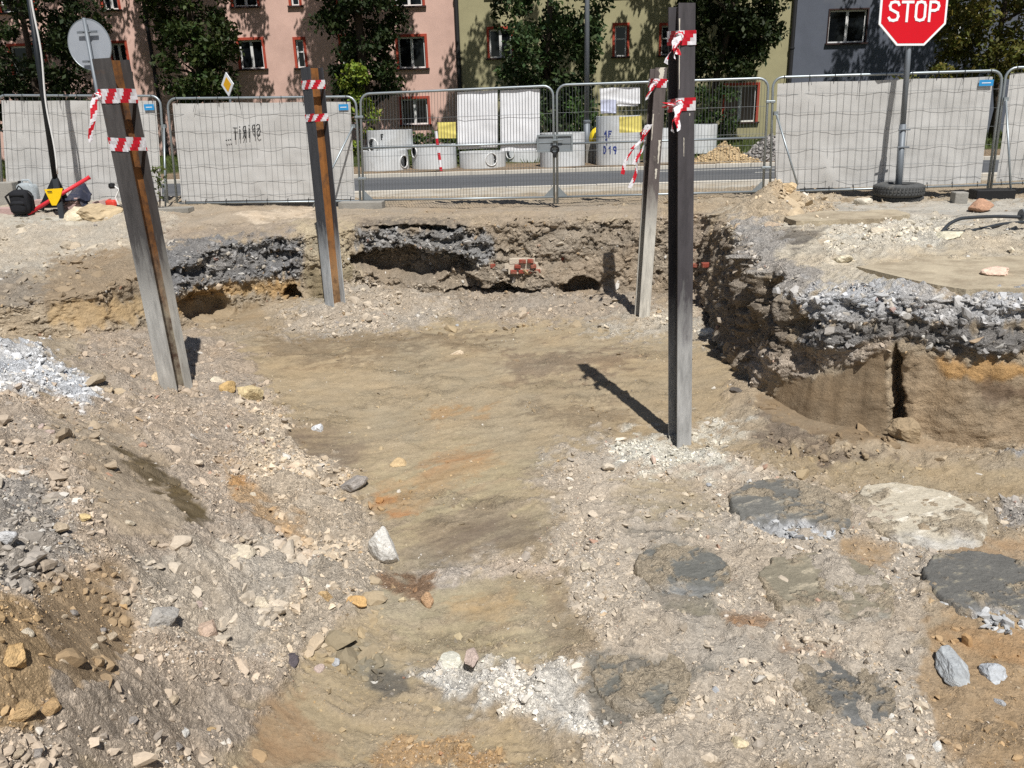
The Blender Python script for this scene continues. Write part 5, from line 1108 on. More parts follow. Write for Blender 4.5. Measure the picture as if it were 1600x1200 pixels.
def beam(pt, pb, b_, th, side, label, mats, tapes, tf=0.013, zb=None, group='steel beams', h=None, drip=()):
    g = hit(*pb) if zb is None else atz(pb[0], pb[1], zb); Y = g[1]; top = aty(pt[0], pt[1], Y); ax = top - g; L = np.linalg.norm(ax); ax /= L
    v = np.array([-g[0], -g[1], 0]); v /= np.linalg.norm(v); a = math.radians(th) * side     # side +1: visible flange turned to the right, open side on the left
    e1 = np.array([v[0] * math.cos(a) - v[1] * math.sin(a), v[0] * math.sin(a) + v[1] * math.cos(a), 0]); e2 = np.cross(UP, e1)
    root = thing('steel_beam', label, 'steel beam', g, group); parts = []; h = h or b_
    bot = g - ax * 0.5
    for s_ in (1, -1):
        q = MB(); q.prism([(-b_ / 2, -tf / 2), (b_ / 2, -tf / 2), (b_ / 2, tf / 2), (-b_ / 2, tf / 2)], e2, e1, (top - bot) * (1 if s_ > 0 else 0.998), bot + e1 * s_ * (h / 2 - tf / 2)); parts.append(q.build('flange', mats[0]))
    q = MB(); q.prism([(-0.005, -h / 2 + tf), (0.005, -h / 2 + tf), (0.005, h / 2 - tf), (-0.005, h / 2 - tf)], e2, e1, (top - bot) * 0.997, bot); parts.append(q.build('web', mats[1]))
    for (u0, v0, v1, w_) in drip:      # runs and splashes of white coating on the turned flange
        q = MB(); n_ = 10; P0 = []
        for k_ in range(n_ + 1):
            f_ = k_ / n_; ww_ = w_ * (0.35 + 0.65 * abs(math.sin(k_ * 2.3 + v0 * 40))) * (1 - 0.5 * f_); P0.append((u0 * b_ / 2 - ww_, v0 + (v1 - v0) * f_)); 
        for k_ in range(n_, -1, -1):
            f_ = k_ / n_; ww_ = w_ * (0.35 + 0.65 * abs(math.sin(k_ * 1.7 + v1 * 30))) * (1 - 0.5 * f_); P0.append((min(u0 * b_ / 2 + ww_, b_ / 2), v0 + (v1 - v0) * f_))
        q.prism([(a_, -c_ * L) for a_, c_ in P0], e2, ax, e1 * 0.0015, top + e1 * (h / 2 + 0.0005)); parts.append(q.build('paint_run', mDrip))
    put(parts, root)
    hc = [(1, 1), (1, -1), (-1, -1), (-1, 1), (1, 1)]
    for (yc, hgt, lb, tail) in tapes:
        c = aty(pb[0] + (pt[0] - pb[0]) * (pb[1] - yc) / (pb[1] - pt[1]), yc, Y); c = g + ax * ((c - g) @ ax); hw_ = hgt * pxm(c)
        pts = []
        for i, (p_, q_) in enumerate(hc):
            pts.append((c + e1 * p_ * (h / 2 + 0.006) + e2 * q_ * (b_ / 2 + 0.006) + ax * 0.008 * math.sin(i * 2.1 + yc), ax * hw_))
        o = ribbon('barrier_tape', pts, hw_, seed=int(yc), off=0.03); tag(o, lb, 'tape', 'barrier tape tied round the beams')
        cc = c + e1 * (h / 2 + 0.008)
        pass
        for (dx, dz, dd, wdt, tw_) in tail:
            st_ = c + e1 * (h / 2 + 0.015) * 1.0 - e2 * (b_ / 2 + 0.01); pp = []
            for i in range(9):
                u_ = i / 8; w_ = np.array([math.cos(tw_ * u_), math.sin(tw_ * u_) * 0.5, 0.3]); pp.append((st_ + np.array([dx * u_ + 0.01 * math.sin(u_ * 9 + dx * 30), -0.03 - dd * u_, dz * u_ ** 1.3]), w_ * wdt))
            t = ribbon('loose_end', pp, wdt, seed=int(yc) + 7, nv=3); t.parent = o
        kn = MB(); st_ = c + e1 * (h / 2 + 0.012) - e2 * (b_ / 2 + 0.008)
        if tail:
            k_ = ribbon('knot', [(st_ + np.array([0.035 * math.cos(a_), -0.025, 0.035 * math.sin(a_)]), np.array([0.02, 0.03, 0.02])) for a_ in np.linspace(0, 6.2, 9)], 0.04, seed=int(yc) + 9, pitch=0.05); k_.parent = o
    return g, top
STEEL = (92, 90, 92); DUST = (176, 174, 168)
beam((1065, 7), (1062, 687), 0.138, 25, 1, 'tall dark steel beam standing alone in the pit with knotted tapes', (beam_mat('beam_front', (70, 67, 70), (166, 166, 164), -0.15, 0.25), beam_mat('web_front', (60, 54, 52), (130, 128, 124), -0.3)),
     h=0.2, drip=[(-0.9, 0.03, 0.17, 0.006), (0.1, 0.19, 0.20, 0.006), (-0.3, 0.27, 0.31, 0.004), (0.4, 0.22, 0.225, 0.006)], tapes=[(60, 21, 'upper tape knotted round the tall dark beam', [(-0.10, -0.19, 0.05, 0.06, 2), (-0.05, -0.16, 0.08, 0.05, -2), (-0.02, -0.13, 0.05, 0.045, 3)]), (164, 19, 'lower tape knotted round the tall dark beam', [(-0.06, -0.2, 0.06, 0.06, 2), (-0.13, -0.01, 0.05, 0.05, -1.5), (-0.02, -0.19, 0.09, 0.05, 1), (-0.12, 0.02, 0.03, 0.04, 2)])])
beam((173, 92), (276, 606), 0.225, 47, -1, 'leaning rusty steel beam with pale dusty foot in the spoil bank', (beam_mat('beam_bank', (74, 71, 70), (176, 174, 168), 0.2, 0.3, (104, 76, 56), 0.68), beam_mat('web_bank', (136, 90, 48), (150, 140, 122), 0.1, 0.35, (78, 58, 46), 0.52)),
     [(151, 21, 'crumpled upper tape on the leaning rusty beam with a hanging end', [(-0.10, -0.40, 0.05, 0.07, 1.2)]), (225, 20, 'smooth lower tape on the leaning rusty beam', [])])
beam((487, 105), (524, 476), 0.22, 56, -1, 'steel beam with orange rusty web standing by the far wall fill', (beam_mat('beam_far', (62, 64, 69), (172, 176, 178), -0.1, 0.25), beam_mat('web_far', (146, 96, 50), (156, 122, 86), -0.35, 0.3, (92, 68, 50), 0.55)),
     [(133, 13, 'upper crumpled tape on the beam with the orange web', []), (184, 11, 'lower crumpled tape on the beam with the orange web', [])])
g3, t3_ = beam((1029, 106), (1003, 496), 0.165, 25, 1, 'slanting steel beam with chipped white coating close to the far wall', (beam_mat('beam_slant', (92, 84, 82), (196, 192, 182), 0.35, 0.3, (206, 198, 182), 0.66), beam_mat('web_slant', (50, 44, 42), (80, 76, 72), -0.3)),
     drip=[(0.1, 0.0, 0.06, 0.05), (0.55, 0.27, 0.36, 0.02), (0.3, 0.38, 0.42, 0.02), (-0.85, 0.17, 0.27, 0.01)], tapes=[(130, 13, 'tape knotted near the top of the slanting beam', [(-0.10, -0.20, 0.03, 0.07, 1.0)])])
# torn strands fluttering from the slanting beam
c = g3 + (t3_ - g3) * 0.79 + np.array([-0.1, -0.1, 0])
sroot = None
for (dx, dz, w_) in ((-0.36, -0.62, 0.05), (-0.24, -0.8, 0.05), (-0.16, -0.5, 0.045), (-0.2, -0.3, 0.04)):
    pp = [(c + np.array([dx * u_ + 0.03 * math.sin(u_ * 8 + dx * 20), -0.04 * u_, dz * u_ ** 1.1]), np.array([math.cos(3 * u_), 0.5 * math.sin(3 * u_), 0.3]) * w_) for u_ in np.linspace(0, 1, 14)]
    o = ribbon('torn_tape' if sroot is None else 'strand', pp, w_, pitch=0.13, nv=3, seed=int(abs(dx) * 100))
    if sroot is None: sroot = tag(o, 'torn strands of striped tape fluttering from the slanting beam', 'tape')
    else: o.parent = sroot

# ------------------------------------------------------------------ stop sign in old tyres
mSignRed = M('sign_red', (204, 0, 22), 0.35, var=0.04, scale=3, spec=0.5); mSignWhite = M('sign_white', (238, 240, 242), 0.4, var=0.03, scale=3)
mRubber = M('tyre_rubber', (78, 79, 79), 0.85, var=0.25, scale=9, bump=0.4, bscale=30, col2=(120, 118, 112), c2pos=0.64)
def zof(x_, y_): return float(base_z(np.array([x_]), np.array([y_]))[0])
g = aty(1402, 314, 13.44); ST = g.copy(); YS = g[1]
root = thing('stop_sign', 'red octagonal stop sign on a grey post standing in old tyres', 'traffic sign', (g[0], g[1], g[2])); parts = []
cS = aty(1424, 15, YS + 0.28); Rr = 54 * pxm(cS)
ax = cS - g; ax /= np.linalg.norm(ax); ptop = cS + ax * Rr * 0.5
b = MB(); b.tube([g, g + ax * 1.2], 0.052, 12); parts.append(b.build('sleeve', mPost, smooth=True))
b = MB(); b.tube([g + ax * 1.1, ptop], 0.042, 12); parts.append(b.build('post', mPost, smooth=True))
for f in (0.85, 1.12):
    b = MB(); q = g + ax * f; b.tube([q + np.array([-0.09, -0.055, 0]), q + np.array([0.1, -0.055, 0])], 0.012, 6); parts.append(b.build('clamp', mPost))
rS = np.array([1, 0.05, 0.0]); rS = rS - ax * (rS @ ax); rS /= np.linalg.norm(rS); uS = ax; nS = np.cross(rS, uS); tilt = math.radians(1.0); uS, rS = uS * math.cos(tilt) + rS * math.sin(tilt), rS * math.cos(tilt) - uS * math.sin(tilt)
oct_ = lambda R_: [(R_ / math.cos(math.pi / 8) * math.cos(math.pi / 8 + k_ * math.pi / 4), R_ / math.cos(math.pi / 8) * math.sin(math.pi / 8 + k_ * math.pi / 4)) for k_ in range(8)]
b = MB(); b.prism(oct_(Rr), rS, uS, nS * 0.02, cS + nS * 0.05); plate = b.build('plate', mSignWhite, bevel=0.004); parts.append(plate)
b = MB(); b.prism(oct_(Rr * 0.935), rS, uS, nS * 0.003, cS + nS * 0.0705); rp = b.build('red_field', mSignRed); parts.append(rp)
b = MB(); lh = Rr * 0.5; lw = Rr * 0.28; lk = 0
for i, ch in enumerate('STOP'):
    LETT = {'S': [[(.98, .84), (.85, .97), (.5, 1), (.15, .95), (.03, .78), (.12, .6), (.5, .5), (.88, .4), (.97, .22), (.85, .05), (.5, 0), (.15, .03), (.0, .14)]], 'T': [[(-.05, .985), (1.05, .985)], [(.5, .98), (.5, -.03)]], 'O': [[(.5, 0), (.15, .05), (.03, .2), (.03, .8), (.15, .95), (.5, 1), (.85, .95), (.97, .8), (.97, .2), (.85, .05), (.5, 0)]], 'P': [[(.08, -.03), (.08, .985), (.6, .985), (.9, .92), (1, .77), (.9, .6), (.6, .53), (.08, .53)]]}
    for pl_ in LETT[ch]:
        pts = [cS + nS * 0.0755 + rS * (-Rr * 0.72 + i * Rr * 0.39 + p_[0] * lw) + uS * (-lh * 0.5 - Rr * 0.07 + p_[1] * lh) for p_ in pl_]
        for a, c in zip(pts[:-1], pts[1:]):
            d = c - a; L_ = np.linalg.norm(d); d /= L_; s_ = np.cross(nS, d); lk += 1; b.obox((a + c) / 2 + nS * 0.00017 * lk, d * (L_ / 2 + Rr * 0.03), s_ * Rr * 0.036, nS * 0.0016)
parts.append(b.build('lettering', mSignWhite))
put(parts, root)
def tyre(c, R_, w_, label):
    root = thing('tyre', label, 'tyre', c); prof = [(R_ * 0.55, w_ * 0.12), (R_ * 0.58, w_ * 0.02), (R_ * 0.8, 0), (R_ * 0.93, w_ * 0.08), (R_, w_ * 0.2), (R_ * 1.005, w_ * 0.5), (R_, w_ * 0.8), (R_ * 0.93, w_ * 0.92), (R_ * 0.8, w_), (R_ * 0.58, w_ * 0.97), (R_ * 0.55, w_ * 0.85)]
    b = MB(); b.lathe(prof, c, 56); cas = b.build('casing', mRubber, smooth=True); t = MB()
    for k_ in range(44):
        a = 2 * math.pi * k_ / 44; r_ = np.array([math.cos(a), math.sin(a), 0]); tt = np.array([-math.sin(a), math.cos(a), 0])
        for z_, s_ in ((0.3, 1), (0.52, -1), (0.74, 1)): t.obox(np.array(c) + r_ * (R_ * 1.004) + UP * w_ * z_, (tt + UP * 0.35 * s_) * R_ * 0.045, UP * w_ * 0.07, r_ * 0.007)
    tr = t.build('tread', mRubber); tr['kind'] = 'stuff'; put([cas, tr], root)
R_t = 36.5 * pxm(g)
tyre(tuple(g + np.array([0.03, 0.05, -0.02])), R_t * 0.98, 0.11, 'lower tyre half sunk in the ground under the stop sign')
tyre(tuple(g + np.array([0.0, 0, 0.075])), R_t, 0.21, 'dusty black tyre holding the stop sign post')

# ------------------------------------------------------------------ round sign seen from behind, priority sign
c = aty(140, 70, 16.9); R_ = 32.5 * 17.6 / FPX; root = thing('road_sign', 'round traffic sign seen from its grey back', 'traffic sign', (aty(150, 330, 16.9)[0], 16.9, 0.0)); parts = []
nn = np.array([-0.18, -1, 0]); nn /= np.linalg.norm(nn); rr = np.array([1, -0.18, 0]) / math.hypot(1, 0.18)
b = MB(); b.prism([(R_ * math.cos(a), R_ * math.sin(a)) for a in np.linspace(0, 2 * math.pi, 48, endpoint=False)], rr, UP, nn * 0.006, c); parts.append(b.build('plate', M('sign_back', (168, 174, 182), 0.6, metal=0.2, var=0.05)))
b = MB(); b.tube([c + rr * R_ * math.cos(a) + UP * R_ * math.sin(a) for a in np.linspace(0, 2 * math.pi, 49)], 0.011, 6, cap=False); parts.append(b.build('rim', mGalv))
tp = aty(131, 28, 16.8); b = MB(); b.tube([(tp[0], 16.8, 0), (tp[0], 16.8, tp[2])], 0.036, 12); parts.append(b.build('post', mPost, smooth=True))
for dz_ in (0.22, -0.3):
    b = MB(); q = np.array([tp[0], 16.83, c[2] + dz_]); b.obox(q, rr * 0.21, UP * 0.02, nn * 0.012).tube([q - rr * 0.1, q + nn * 0.06 - rr * 0.0, q + rr * 0.1], 0.01, 5); parts.append(b.build('clamp', mPost))
put(parts, root)
c = aty(356, 132, 24.6); R_ = 18 * pxm(c); root = thing('priority_sign', 'yellow and white diamond road sign above the banner fence', 'traffic sign', (c[0], 24.6, 0)); rr = np.array([0.75, -0.66, 0]); nn = np.array([-0.66, -0.75, 0]); parts = []
b = MB(); b.prism([(R_, 0), (0, R_), (-R_, 0), (0, -R_)], rr, UP, nn * 0.02, c); parts.append(b.build('plate', mSignWhite)); b = MB(); b.prism([(R_ * .62, 0), (0, R_ * .62), (-R_ * .62, 0), (0, -R_ * .62)], rr, UP, nn * 0.003, c + nn * 0.021); parts.append(b.build('yellow_field', M('sign_yellow', (236, 178, 28), 0.4, var=0.04)))
b = MB(); b.tube([(c[0], 24.62, 0), (c[0], 24.62, c[2] + R_)], 0.035, 10); parts.append(b.build('post', mPost)); put(parts, root)

# ------------------------------------------------------------------ mast and belongings by the fence
def gp(px, py): return hit(px, py)
mMast = M('black_mast', (34, 38, 42), 0.5, metal=0.2, var=0.15)
g = gp(84, 330); top = aty(38, -60, g[1]); ap = aty(86, 278, g[1]); ax = (top - ap); root = thing('mast_stand', 'black mast on a splayed tripod with a white cable down its side', 'mast', g); parts = []
b = MB(); b.tube([ap, top], 0.045, 10); parts.append(b.build('pole', mMast, smooth=True))
b = MB(); b.tube([ap + ax * u_ + np.array([0.06 + 0.02 * math.sin(u_ * 13), -0.03, 0]) for u_ in np.linspace(0.02, 1, 30)], 0.016, 6); parts.append(b.build('cable', mPvc, smooth=True))
for (px, py, dy) in ((60, 318, -0.05), (108, 318, 0.25), (95, 328, -0.45)):
    e = gp(px, py); e = np.array([aty(px, py, g[1] + dy)[0], g[1] + dy, zof(aty(px, py, g[1] + dy)[0], g[1] + dy)]); b = MB(); d = e - ap; b.obox((e + ap) / 2, d / 2, np.array([0.045, 0, 0.0]), np.array([0, 0.02, 0])); parts.append(b.build('leg', mMast))
b = MB(); b.obox(g + UP * 0.12, (0.13, 0, 0), (0, 0.13, 0), (0, 0, 0.05)); parts.append(b.build('foot_plate', mMast)); put(parts, root)
# yellow triangular flap hung on the mast
q = [aty(px, py, g[1] - 0.32) for px, py in ((69, 296), (98, 294), (94, 309), (88, 321), (81, 321))]; b = MB(); n = len(q); b.add([v for v in q] + [v + np.array([0, 0.015, 0]) for v in q], [tuple(range(n)), tuple(range(2 * n - 1, n - 1, -1))] + [(i, i + n, (i + 1) % n + n, (i + 1) % n) for i in range(n)])
o = b.build('yellow_board', M('yellow_board', (238, 196, 20), 0.5, var=0.05)); tag(o, 'yellow triangular board leaning on the mast stand', 'board')
b = MB(); m0 = aty(73, 299.5, g[1] - 0.33); b.obox(m0 + np.array([0.05, -0.004, 0]), (0.04, 0, 0), (0, 0.001, 0), (0, 0, 0.008)); t = b.build('small_print', mInk); t.parent = o
a = gp(44, 336); c = aty(138, 278, g[1] + 0.1); root = thing('red_bar', 'long red bar leaning across the mast stand', 'bar', a); b = MB(); b.tube([a + UP * 0.02, c], 0.032, 10); d = MB(); d.tube([c, c + (c - a) / np.linalg.norm(c - a) * 0.03], 0.036, 10); put([b.build('shaft', M('red_plastic', (214, 52, 62), 0.5, var=0.1, scale=5), smooth=True), d.build('end_cap', mRW_red)], root)
def superbox(name, c, sx, sy, sz, mat, p=3.5, n=18, parent=None, amp=0.0, seed=0):
    """rounded box with a little softness"""
    u_, v_ = np.meshgrid(np.linspace(-np.pi, np.pi, n * 2), np.linspace(-np.pi / 2, np.pi / 2, n)); e = 2 / p; sg = lambda w_: np.sign(w_) * np.abs(w_) ** e
    X_, Y_, Z_ = sx * sg(np.cos(v_)) * sg(np.cos(u_)), sy * sg(np.cos(v_)) * sg(np.sin(u_)), sz * sg(np.sin(v_))
    k_ = 1 + amp * fbm(X_ / sx + Y_ / sy + seed, Z_ / sz - Y_ / sy, 0.6, 3, 1000 + seed)
    idx = np.arange(X_.size).reshape(X_.shape); fc = np.stack([idx[:-1, :-1].ravel(), idx[:-1, 1:].ravel(), idx[1:, 1:].ravel(), idx[1:, :-1].ravel()], 1)
    return link_mesh(name, fast_mesh(name, np.stack([c[0] + (X_ * k_).ravel(), c[1] + (Y_ * k_).ravel(), c[2] + (Z_ * k_).ravel()], 1), fc), mat, parent, True)
mBag = M('backpack_cloth', (24, 25, 30), 0.85, var=0.3, scale=14, bump=0.3, bscale=60); mBag2 = M('backpack_trim', (12, 12, 14), 0.6)
g2 = gp(39, 335); k_ = pxm(g2); root = thing('backpack', 'black backpack standing on the ground by the fence', 'backpack', g2); W_, H_ = 15.5 * k_, 19 * k_; c = g2 + UP * H_
parts = [superbox('body', c, W_, 0.14, H_, mBag, 3.2, amp=0.06, seed=1), superbox('front_pocket', c + np.array([-0.01, -0.12, -0.08]), W_ * 0.8, 0.06, H_ * 0.55, mBag, 3, amp=0.05, seed=2)]
for s_ in (-1, 1):
    b = MB(); b.tube([c + np.array([s_ * W_ * 0.9, -0.03, H_ * 0.75]), c + np.array([s_ * (W_ + 0.06), -0.06, 0.1]), c + np.array([s_ * W_, -0.03, -H_ * 0.7])], 0.018, 6); parts.append(b.build('strap', mBag2))
b = MB(); b.tube([c + np.array([-0.05, 0, H_]), c + np.array([0, -0.01, H_ + 0.06]), c + np.array([0.05, 0, H_])], 0.012, 6); parts.append(b.build('grab_handle', mBag2))
for dz_ in (0.12, -0.02, -0.14):
    b = MB(); b.obox(c + np.array([0, -0.172 if dz_ < 0.05 else -0.14, dz_]), (W_ * 0.7, 0, 0), (0, 0.008, 0), (0, 0, 0.009)); parts.append(b.build('zip', mBag2))
put(parts, root)
mPlast = M('clear_plastic', (186, 194, 198), 0.25, var=0.25, scale=7, bump=0.5, bscale=8, trans=0.3)
q = gp(43, 322); c = aty(42, 304, q[1] + 0.15); root = thing('plastic_canister', 'translucent plastic canister behind the black backpack', 'canister', (c[0], c[1], q[2])); parts = [superbox('body', c + np.array([0, 0.05, 0]), 0.17, 0.1, 0.2, mPlast, 4, amp=0.08, seed=5)]
b = MB(); b.tube([c + np.array([-0.08, 0.05, 0.18]), c + np.array([-0.06, 0.05, 0.25]), c + np.array([0.06, 0.05, 0.25]), c + np.array([0.1, 0.05, 0.18])], 0.018, 6); parts.append(b.build('handle', mPlast)); b = MB(); b.lathe([(0, 0.05), (0.03, 0.05), (0.03, 0), (0, 0)], tuple(c + np.array([-0.11, 0.05, 0.19])), 10); parts.append(b.build('cap', mBlack)); put(parts, root)
def block(px, py, sx, sy, sz, mat, label, name, cat, rot=0.0, lift=0.0, tilt=0.0, group=None):
    g_ = gp(px, py); ax_ = np.array([math.cos(rot), math.sin(rot), math.sin(tilt)]); ay_ = np.array([-math.sin(rot), math.cos(rot), 0]); b = MB(); b.obox(g_ + UP * (sz + lift - 0.01) + np.array([0, sy, 0]), ax_ * sx, ay_ * sy, UP * sz); o = b.build(name, mat, bevel=0.012); return tag(o, label, cat, group)
mPaver = M('pink_paver', (176, 150, 144), 0.9, var=0.15, scale=8, bump=0.3, bscale=40)
block(8, 322, 0.20, 0.15, 0.21, mConc, 'weathered concrete cube beside the plastic canister', 'concrete_block', 'block')
block(10, 335, 0.22, 0.10, 0.06, mPaver, 'pale kerb piece lying under the concrete cube', 'kerb_piece', 'kerb piece', 0.05)
block(112, 327, 0.15, 0.10, 0.05, mPaver, 'lower pink paving block under the dark jacket', 'paving_block', 'paving block', 0.05)
block(112, 327, 0.14, 0.09, 0.05, mPaver, 'upper pink paving block with dark jacket draped over it', 'paving_block', 'paving block', -0.03, 0.105)
block(157, 324, 0.14, 0.09, 0.055, mPaver, 'tilted pink paving block between jacket and leaning beam', 'paving_block', 'paving block', 0.1, 0.02, 0.18)
block(60, 322, 0.08, 0.09, 0.06, mPaver, 'pink paving block between backpack and mast', 'paving_block', 'paving block', 0.3)
# dark jacket over the blocks
q = gp(118, 327); k_ = pxm(q); n = 40; U_, V_ = np.meshgrid(np.linspace(0, 1, n), np.linspace(0, 1, n))
jx = q[0] + (-19 + 38 * U_) * k_ * 0.9; jy = q[1] - 0.05 + 0.35 * V_ ** 0.8 - 0.03 * np.sin(U_ * 7); jz = q[2] + (0.16 + 0.30 * np.sin(np.clip(U_ * 1.25, 0, 1) * 2.2) * V_ ** 0.7) * (1 - sstep(0.72, 1.0, U_) * (0.75 - 0.4 * V_)) + 0.03 * fbm(U_, V_, 0.2, 3, 1100)
idx = np.arange(n * n).reshape(n, n); fc = np.stack([idx[:-1, :-1].ravel(), idx[:-1, 1:].ravel(), idx[1:, 1:].ravel(), idx[1:, :-1].ravel()], 1); me = fast_mesh('jacket', np.stack([jx.ravel(), jy.ravel(), jz.ravel()], 1), fc)
o = link_mesh('jacket', me, M('jacket_cloth', (44, 48, 64), 0.9, var=0.35, scale=5, bump=0.4, bscale=20, col2=(78, 76, 82), c2pos=0.52, c2soft=0.04), smooth=True); md = o.modifiers.new('solid', 'SOLIDIFY'); md.thickness = 0.03; tag(o, 'dark blue and grey jacket heaped over paving blocks', 'jacket')
# red hand tool and white hoop beside the leaning beam
q = gp(176, 327); root = thing('red_tool', 'small red power tool on the ground beside the leaning beam', 'tool', q); b = superbox('housing', q + np.array([0, 0, 0.09]), 0.1, 0.07, 0.08, M('tool_red', (206, 66, 52), 0.5, var=0.15), 3, amp=0.15, seed=7); d = MB(); d.tube([q + np.array([0.07, 0, 0.06]), q + np.array([0.18, -0.05, 0.03])], 0.03, 8); put([b, d.build('nozzle', mBlack)], root)
q = gp(189, 327); root = thing('cable_reel', 'white hoop with black plug standing behind the leaning beam', 'cable', q); b = MB(); b.tube([q + np.array([-0.02, 0, 0]), q + np.array([-0.06, 0, 0.2]), q + np.array([0.02, 0.02, 0.34]), q + np.array([-0.08, 0.03, 0.42])], 0.016, 6); d = MB(); d.lathe([(0, 0.1), (0.05, 0.09), (0.06, 0.03), (0.04, 0), (0, 0)], tuple(q + np.array([-0.1, 0.03, 0.36])), 12); put([b.build('hoop', mPvc), d.build('plug', mBlack)], root)
# weeds by the fence stay
q = gp(250, 330); cl = [(q[0] + random.uniform(-0.18, 0.15), q[1] + random.uniform(-0.1, 0.1), q[2] + random.uniform(0.05, 0.75), 0.08) for _ in range(16)]; root = thing('weed', 'thin green weed growing where the graffiti panel begins', 'plant', q); b = MB()
for p_ in cl[::3]: b.tube([q, (q + np.array(p_[:3])) / 2 + np.array([0.02, 0, 0.05]), p_[:3]], [0.006, 0.005, 0.003], 4)
put([b.build('stem', mBark), leaves('foliage', cl, 0.06, (84, 96, 52), 14)], root)

# ------------------------------------------------------------------ hoses on the block
mHose = M('black_hose', (52, 56, 60), 0.5, var=0.15, scale=10)
def along(pts, lift): return [hit(px, py) + UP * l_ for (px, py), l_ in zip(pts, lift)]
Ph = gp(1470, 374); Yh = Ph[1]
def hose(pxs, label, r_, ys):
    P = [aty(px, py, Yh + dy) for (px, py), dy in zip(pxs, ys)]; P = np.array(P); d = np.concatenate([[0], np.cumsum(np.linalg.norm(np.diff(P, axis=0), axis=1))]); q_ = np.linspace(0, d[-1], 60)
    S = np.stack([np.interp(q_, d, P[:, i]) for i in range(3)], 1)
    for _ in range(6): S[1:-1] = (S[:-2] + 2 * S[1:-1] + S[2:]) / 4
    b = MB(); b.tube(list(S), r_, 10); return tag(b.build('hose', mHose, smooth=True), label, 'hose')
hose([(1463, 376), (1472, 362), (1482, 350), (1500, 341), (1530, 339), (1560, 338), (1590, 339), (1660, 344)], 'black hose arching up to the pipe coupling', 0.021, [0, 0.1, 0.2, 0.3, 0.35, 0.4, 0.4, 0.4])
hose([(1480, 362), (1505, 363), (1535, 357), (1565, 350), (1600, 347), (1660, 346)], 'black hose lying on the ground below the arched hose', 0.02, [0.1, 0.25, 0.5, 0.75, 0.9, 1.0])
c = aty(1595, 336, Yh + 0.4); root = thing('pipe_coupling', 'grey flanged pipe coupling at the end of the arched hose', 'coupling', c - UP * 0.12); parts = []
for dx, r_, w_ in ((0.0, 0.07, 0.02), (0.035, 0.055, 0.04), (0.085, 0.075, 0.025)):
    b = MB(); b.tube([c + np.array([dx, 0, 0]), c + np.array([dx + w_, 0, 0])], r_, 18); parts.append(b.build('flange', mPost))
put(parts, root)

# ------------------------------------------------------------------ cut pile heads in the pit floor
def pile_head(px, py, rx, dark, pale, label, broken=0.0, cover=0.25, lift=0.03, seed=0):
    c = gp(px, py); R_ = rx * pxm(c); nr, na = 50, 150; r_, a_ = np.meshgrid(np.linspace(0, 1, nr), np.linspace(0, 2 * np.pi, na, endpoint=False))
    out = R_ * (1 + 0.09 * fbm(np.cos(a_) * 2 + seed, np.sin(a_) * 2, 0.7, 6, 1200 + seed, 0.72) * 1.5); X_ = c[0] + np.cos(a_) * r_ * out; Y_ = c[1] + np.sin(a_) * r_ * out
    fr = sstep(0.1, 0.5, -np.sin(a_ + 0.25) * r_ - 0.45 + 0.35 * fbm(X_, Y_, 0.15, 3, 1210 + seed)) * broken
    lum, lc = worley(X_, Y_, 0.07, 1220 + seed)
    st_ = fbm(X_ * 1.2 + Y_ * 0.5, Y_ * 4 - X_ * 1.8, 0.22, 5, 1230 + seed, 0.66)
    dirt = sstep(-0.06, 0.12, fbm(X_, Y_, 0.4, 6, 1240 + seed, 0.72) - 0.5 + cover + 0.12 * (r_ ** 6) + 0.2 * st_)
    zl = z_floor(X_, Y_) * 0.35 + c[2] * 0.65
    Z_ = zl + lift + 0.006 * st_ + fr * (-0.10 + 0.09 * np.sqrt(np.clip(1 - lum, 0, 1)) * lc + 0.03 * fbm(X_, Y_, 0.08, 3, 1250)) + dirt * (0.008 + 0.03 * fbm(X_, Y_, 0.05, 4, 1251)) - sstep(0.93, 1.0, r_) * 0.10
    C_ = lin(dark)[None, None] * (1 + 0.25 * st_)[..., None]; k_ = np.clip(sstep(0.18, 0.5, st_) * 0.6, 0, 1)[..., None]; C_ = C_ * (1 - k_) + lin(pale) * k_
    k_ = (dirt * 0.85)[..., None]; C_ = C_ * (1 - k_) + lin((176, 162, 140)) * k_ * (1 + 0.3 * (lc - 0.5))[..., None] + C_ * 0
    k_ = np.clip(fr * 1.6, 0, 1)[..., None]; C_ = C_ * (1 - k_) + lin((190, 191, 192)) * k_ * (0.6 + 0.6 * lc)[..., None]
    idx = np.arange(nr * na).reshape(na, nr); i2 = np.roll(idx, -1, axis=0); fc = np.stack([idx[:, :-1].ravel(), idx[:, 1:].ravel(), i2[:, 1:].ravel(), i2[:, :-1].ravel()], 1)
    o = link_mesh('pile_head', fast_mesh('pile_head', np.stack([X_.ravel(), Y_.ravel(), Z_.ravel()], 1), fc, np.hstack([np.clip(C_.reshape(-1, 3) * ALB, 0.01, 0.95), np.clip(0.12 + 0.75 * np.maximum(dirt, fr), 0, 1).reshape(-1, 1)])), mSoil, smooth=True)
    if broken > 0.5:
        m_ = 260; aa = rng.normal(-1.75, 0.5, m_); rr_ = R_ * rng.uniform(0.6, 1.04, m_); bx_, by_ = c[0] + np.cos(aa) * rr_, c[1] + np.sin(aa) * rr_
        ch = stones_mesh('broken_edge', np.stack([bx_, by_, c[2] + rng.uniform(-0.03, 0.03, m_)], 1), 0.014 * (rng.pareto(2.2, m_) + 1).clip(1, 3.6), lin((184, 185, 185))[None] * rng.uniform(0.6, 1.15, (m_, 1))); ch.parent = o; ch['kind'] = 'stuff'
    return tag(o, label, 'pile head', 'cut concrete pile heads in the floor')
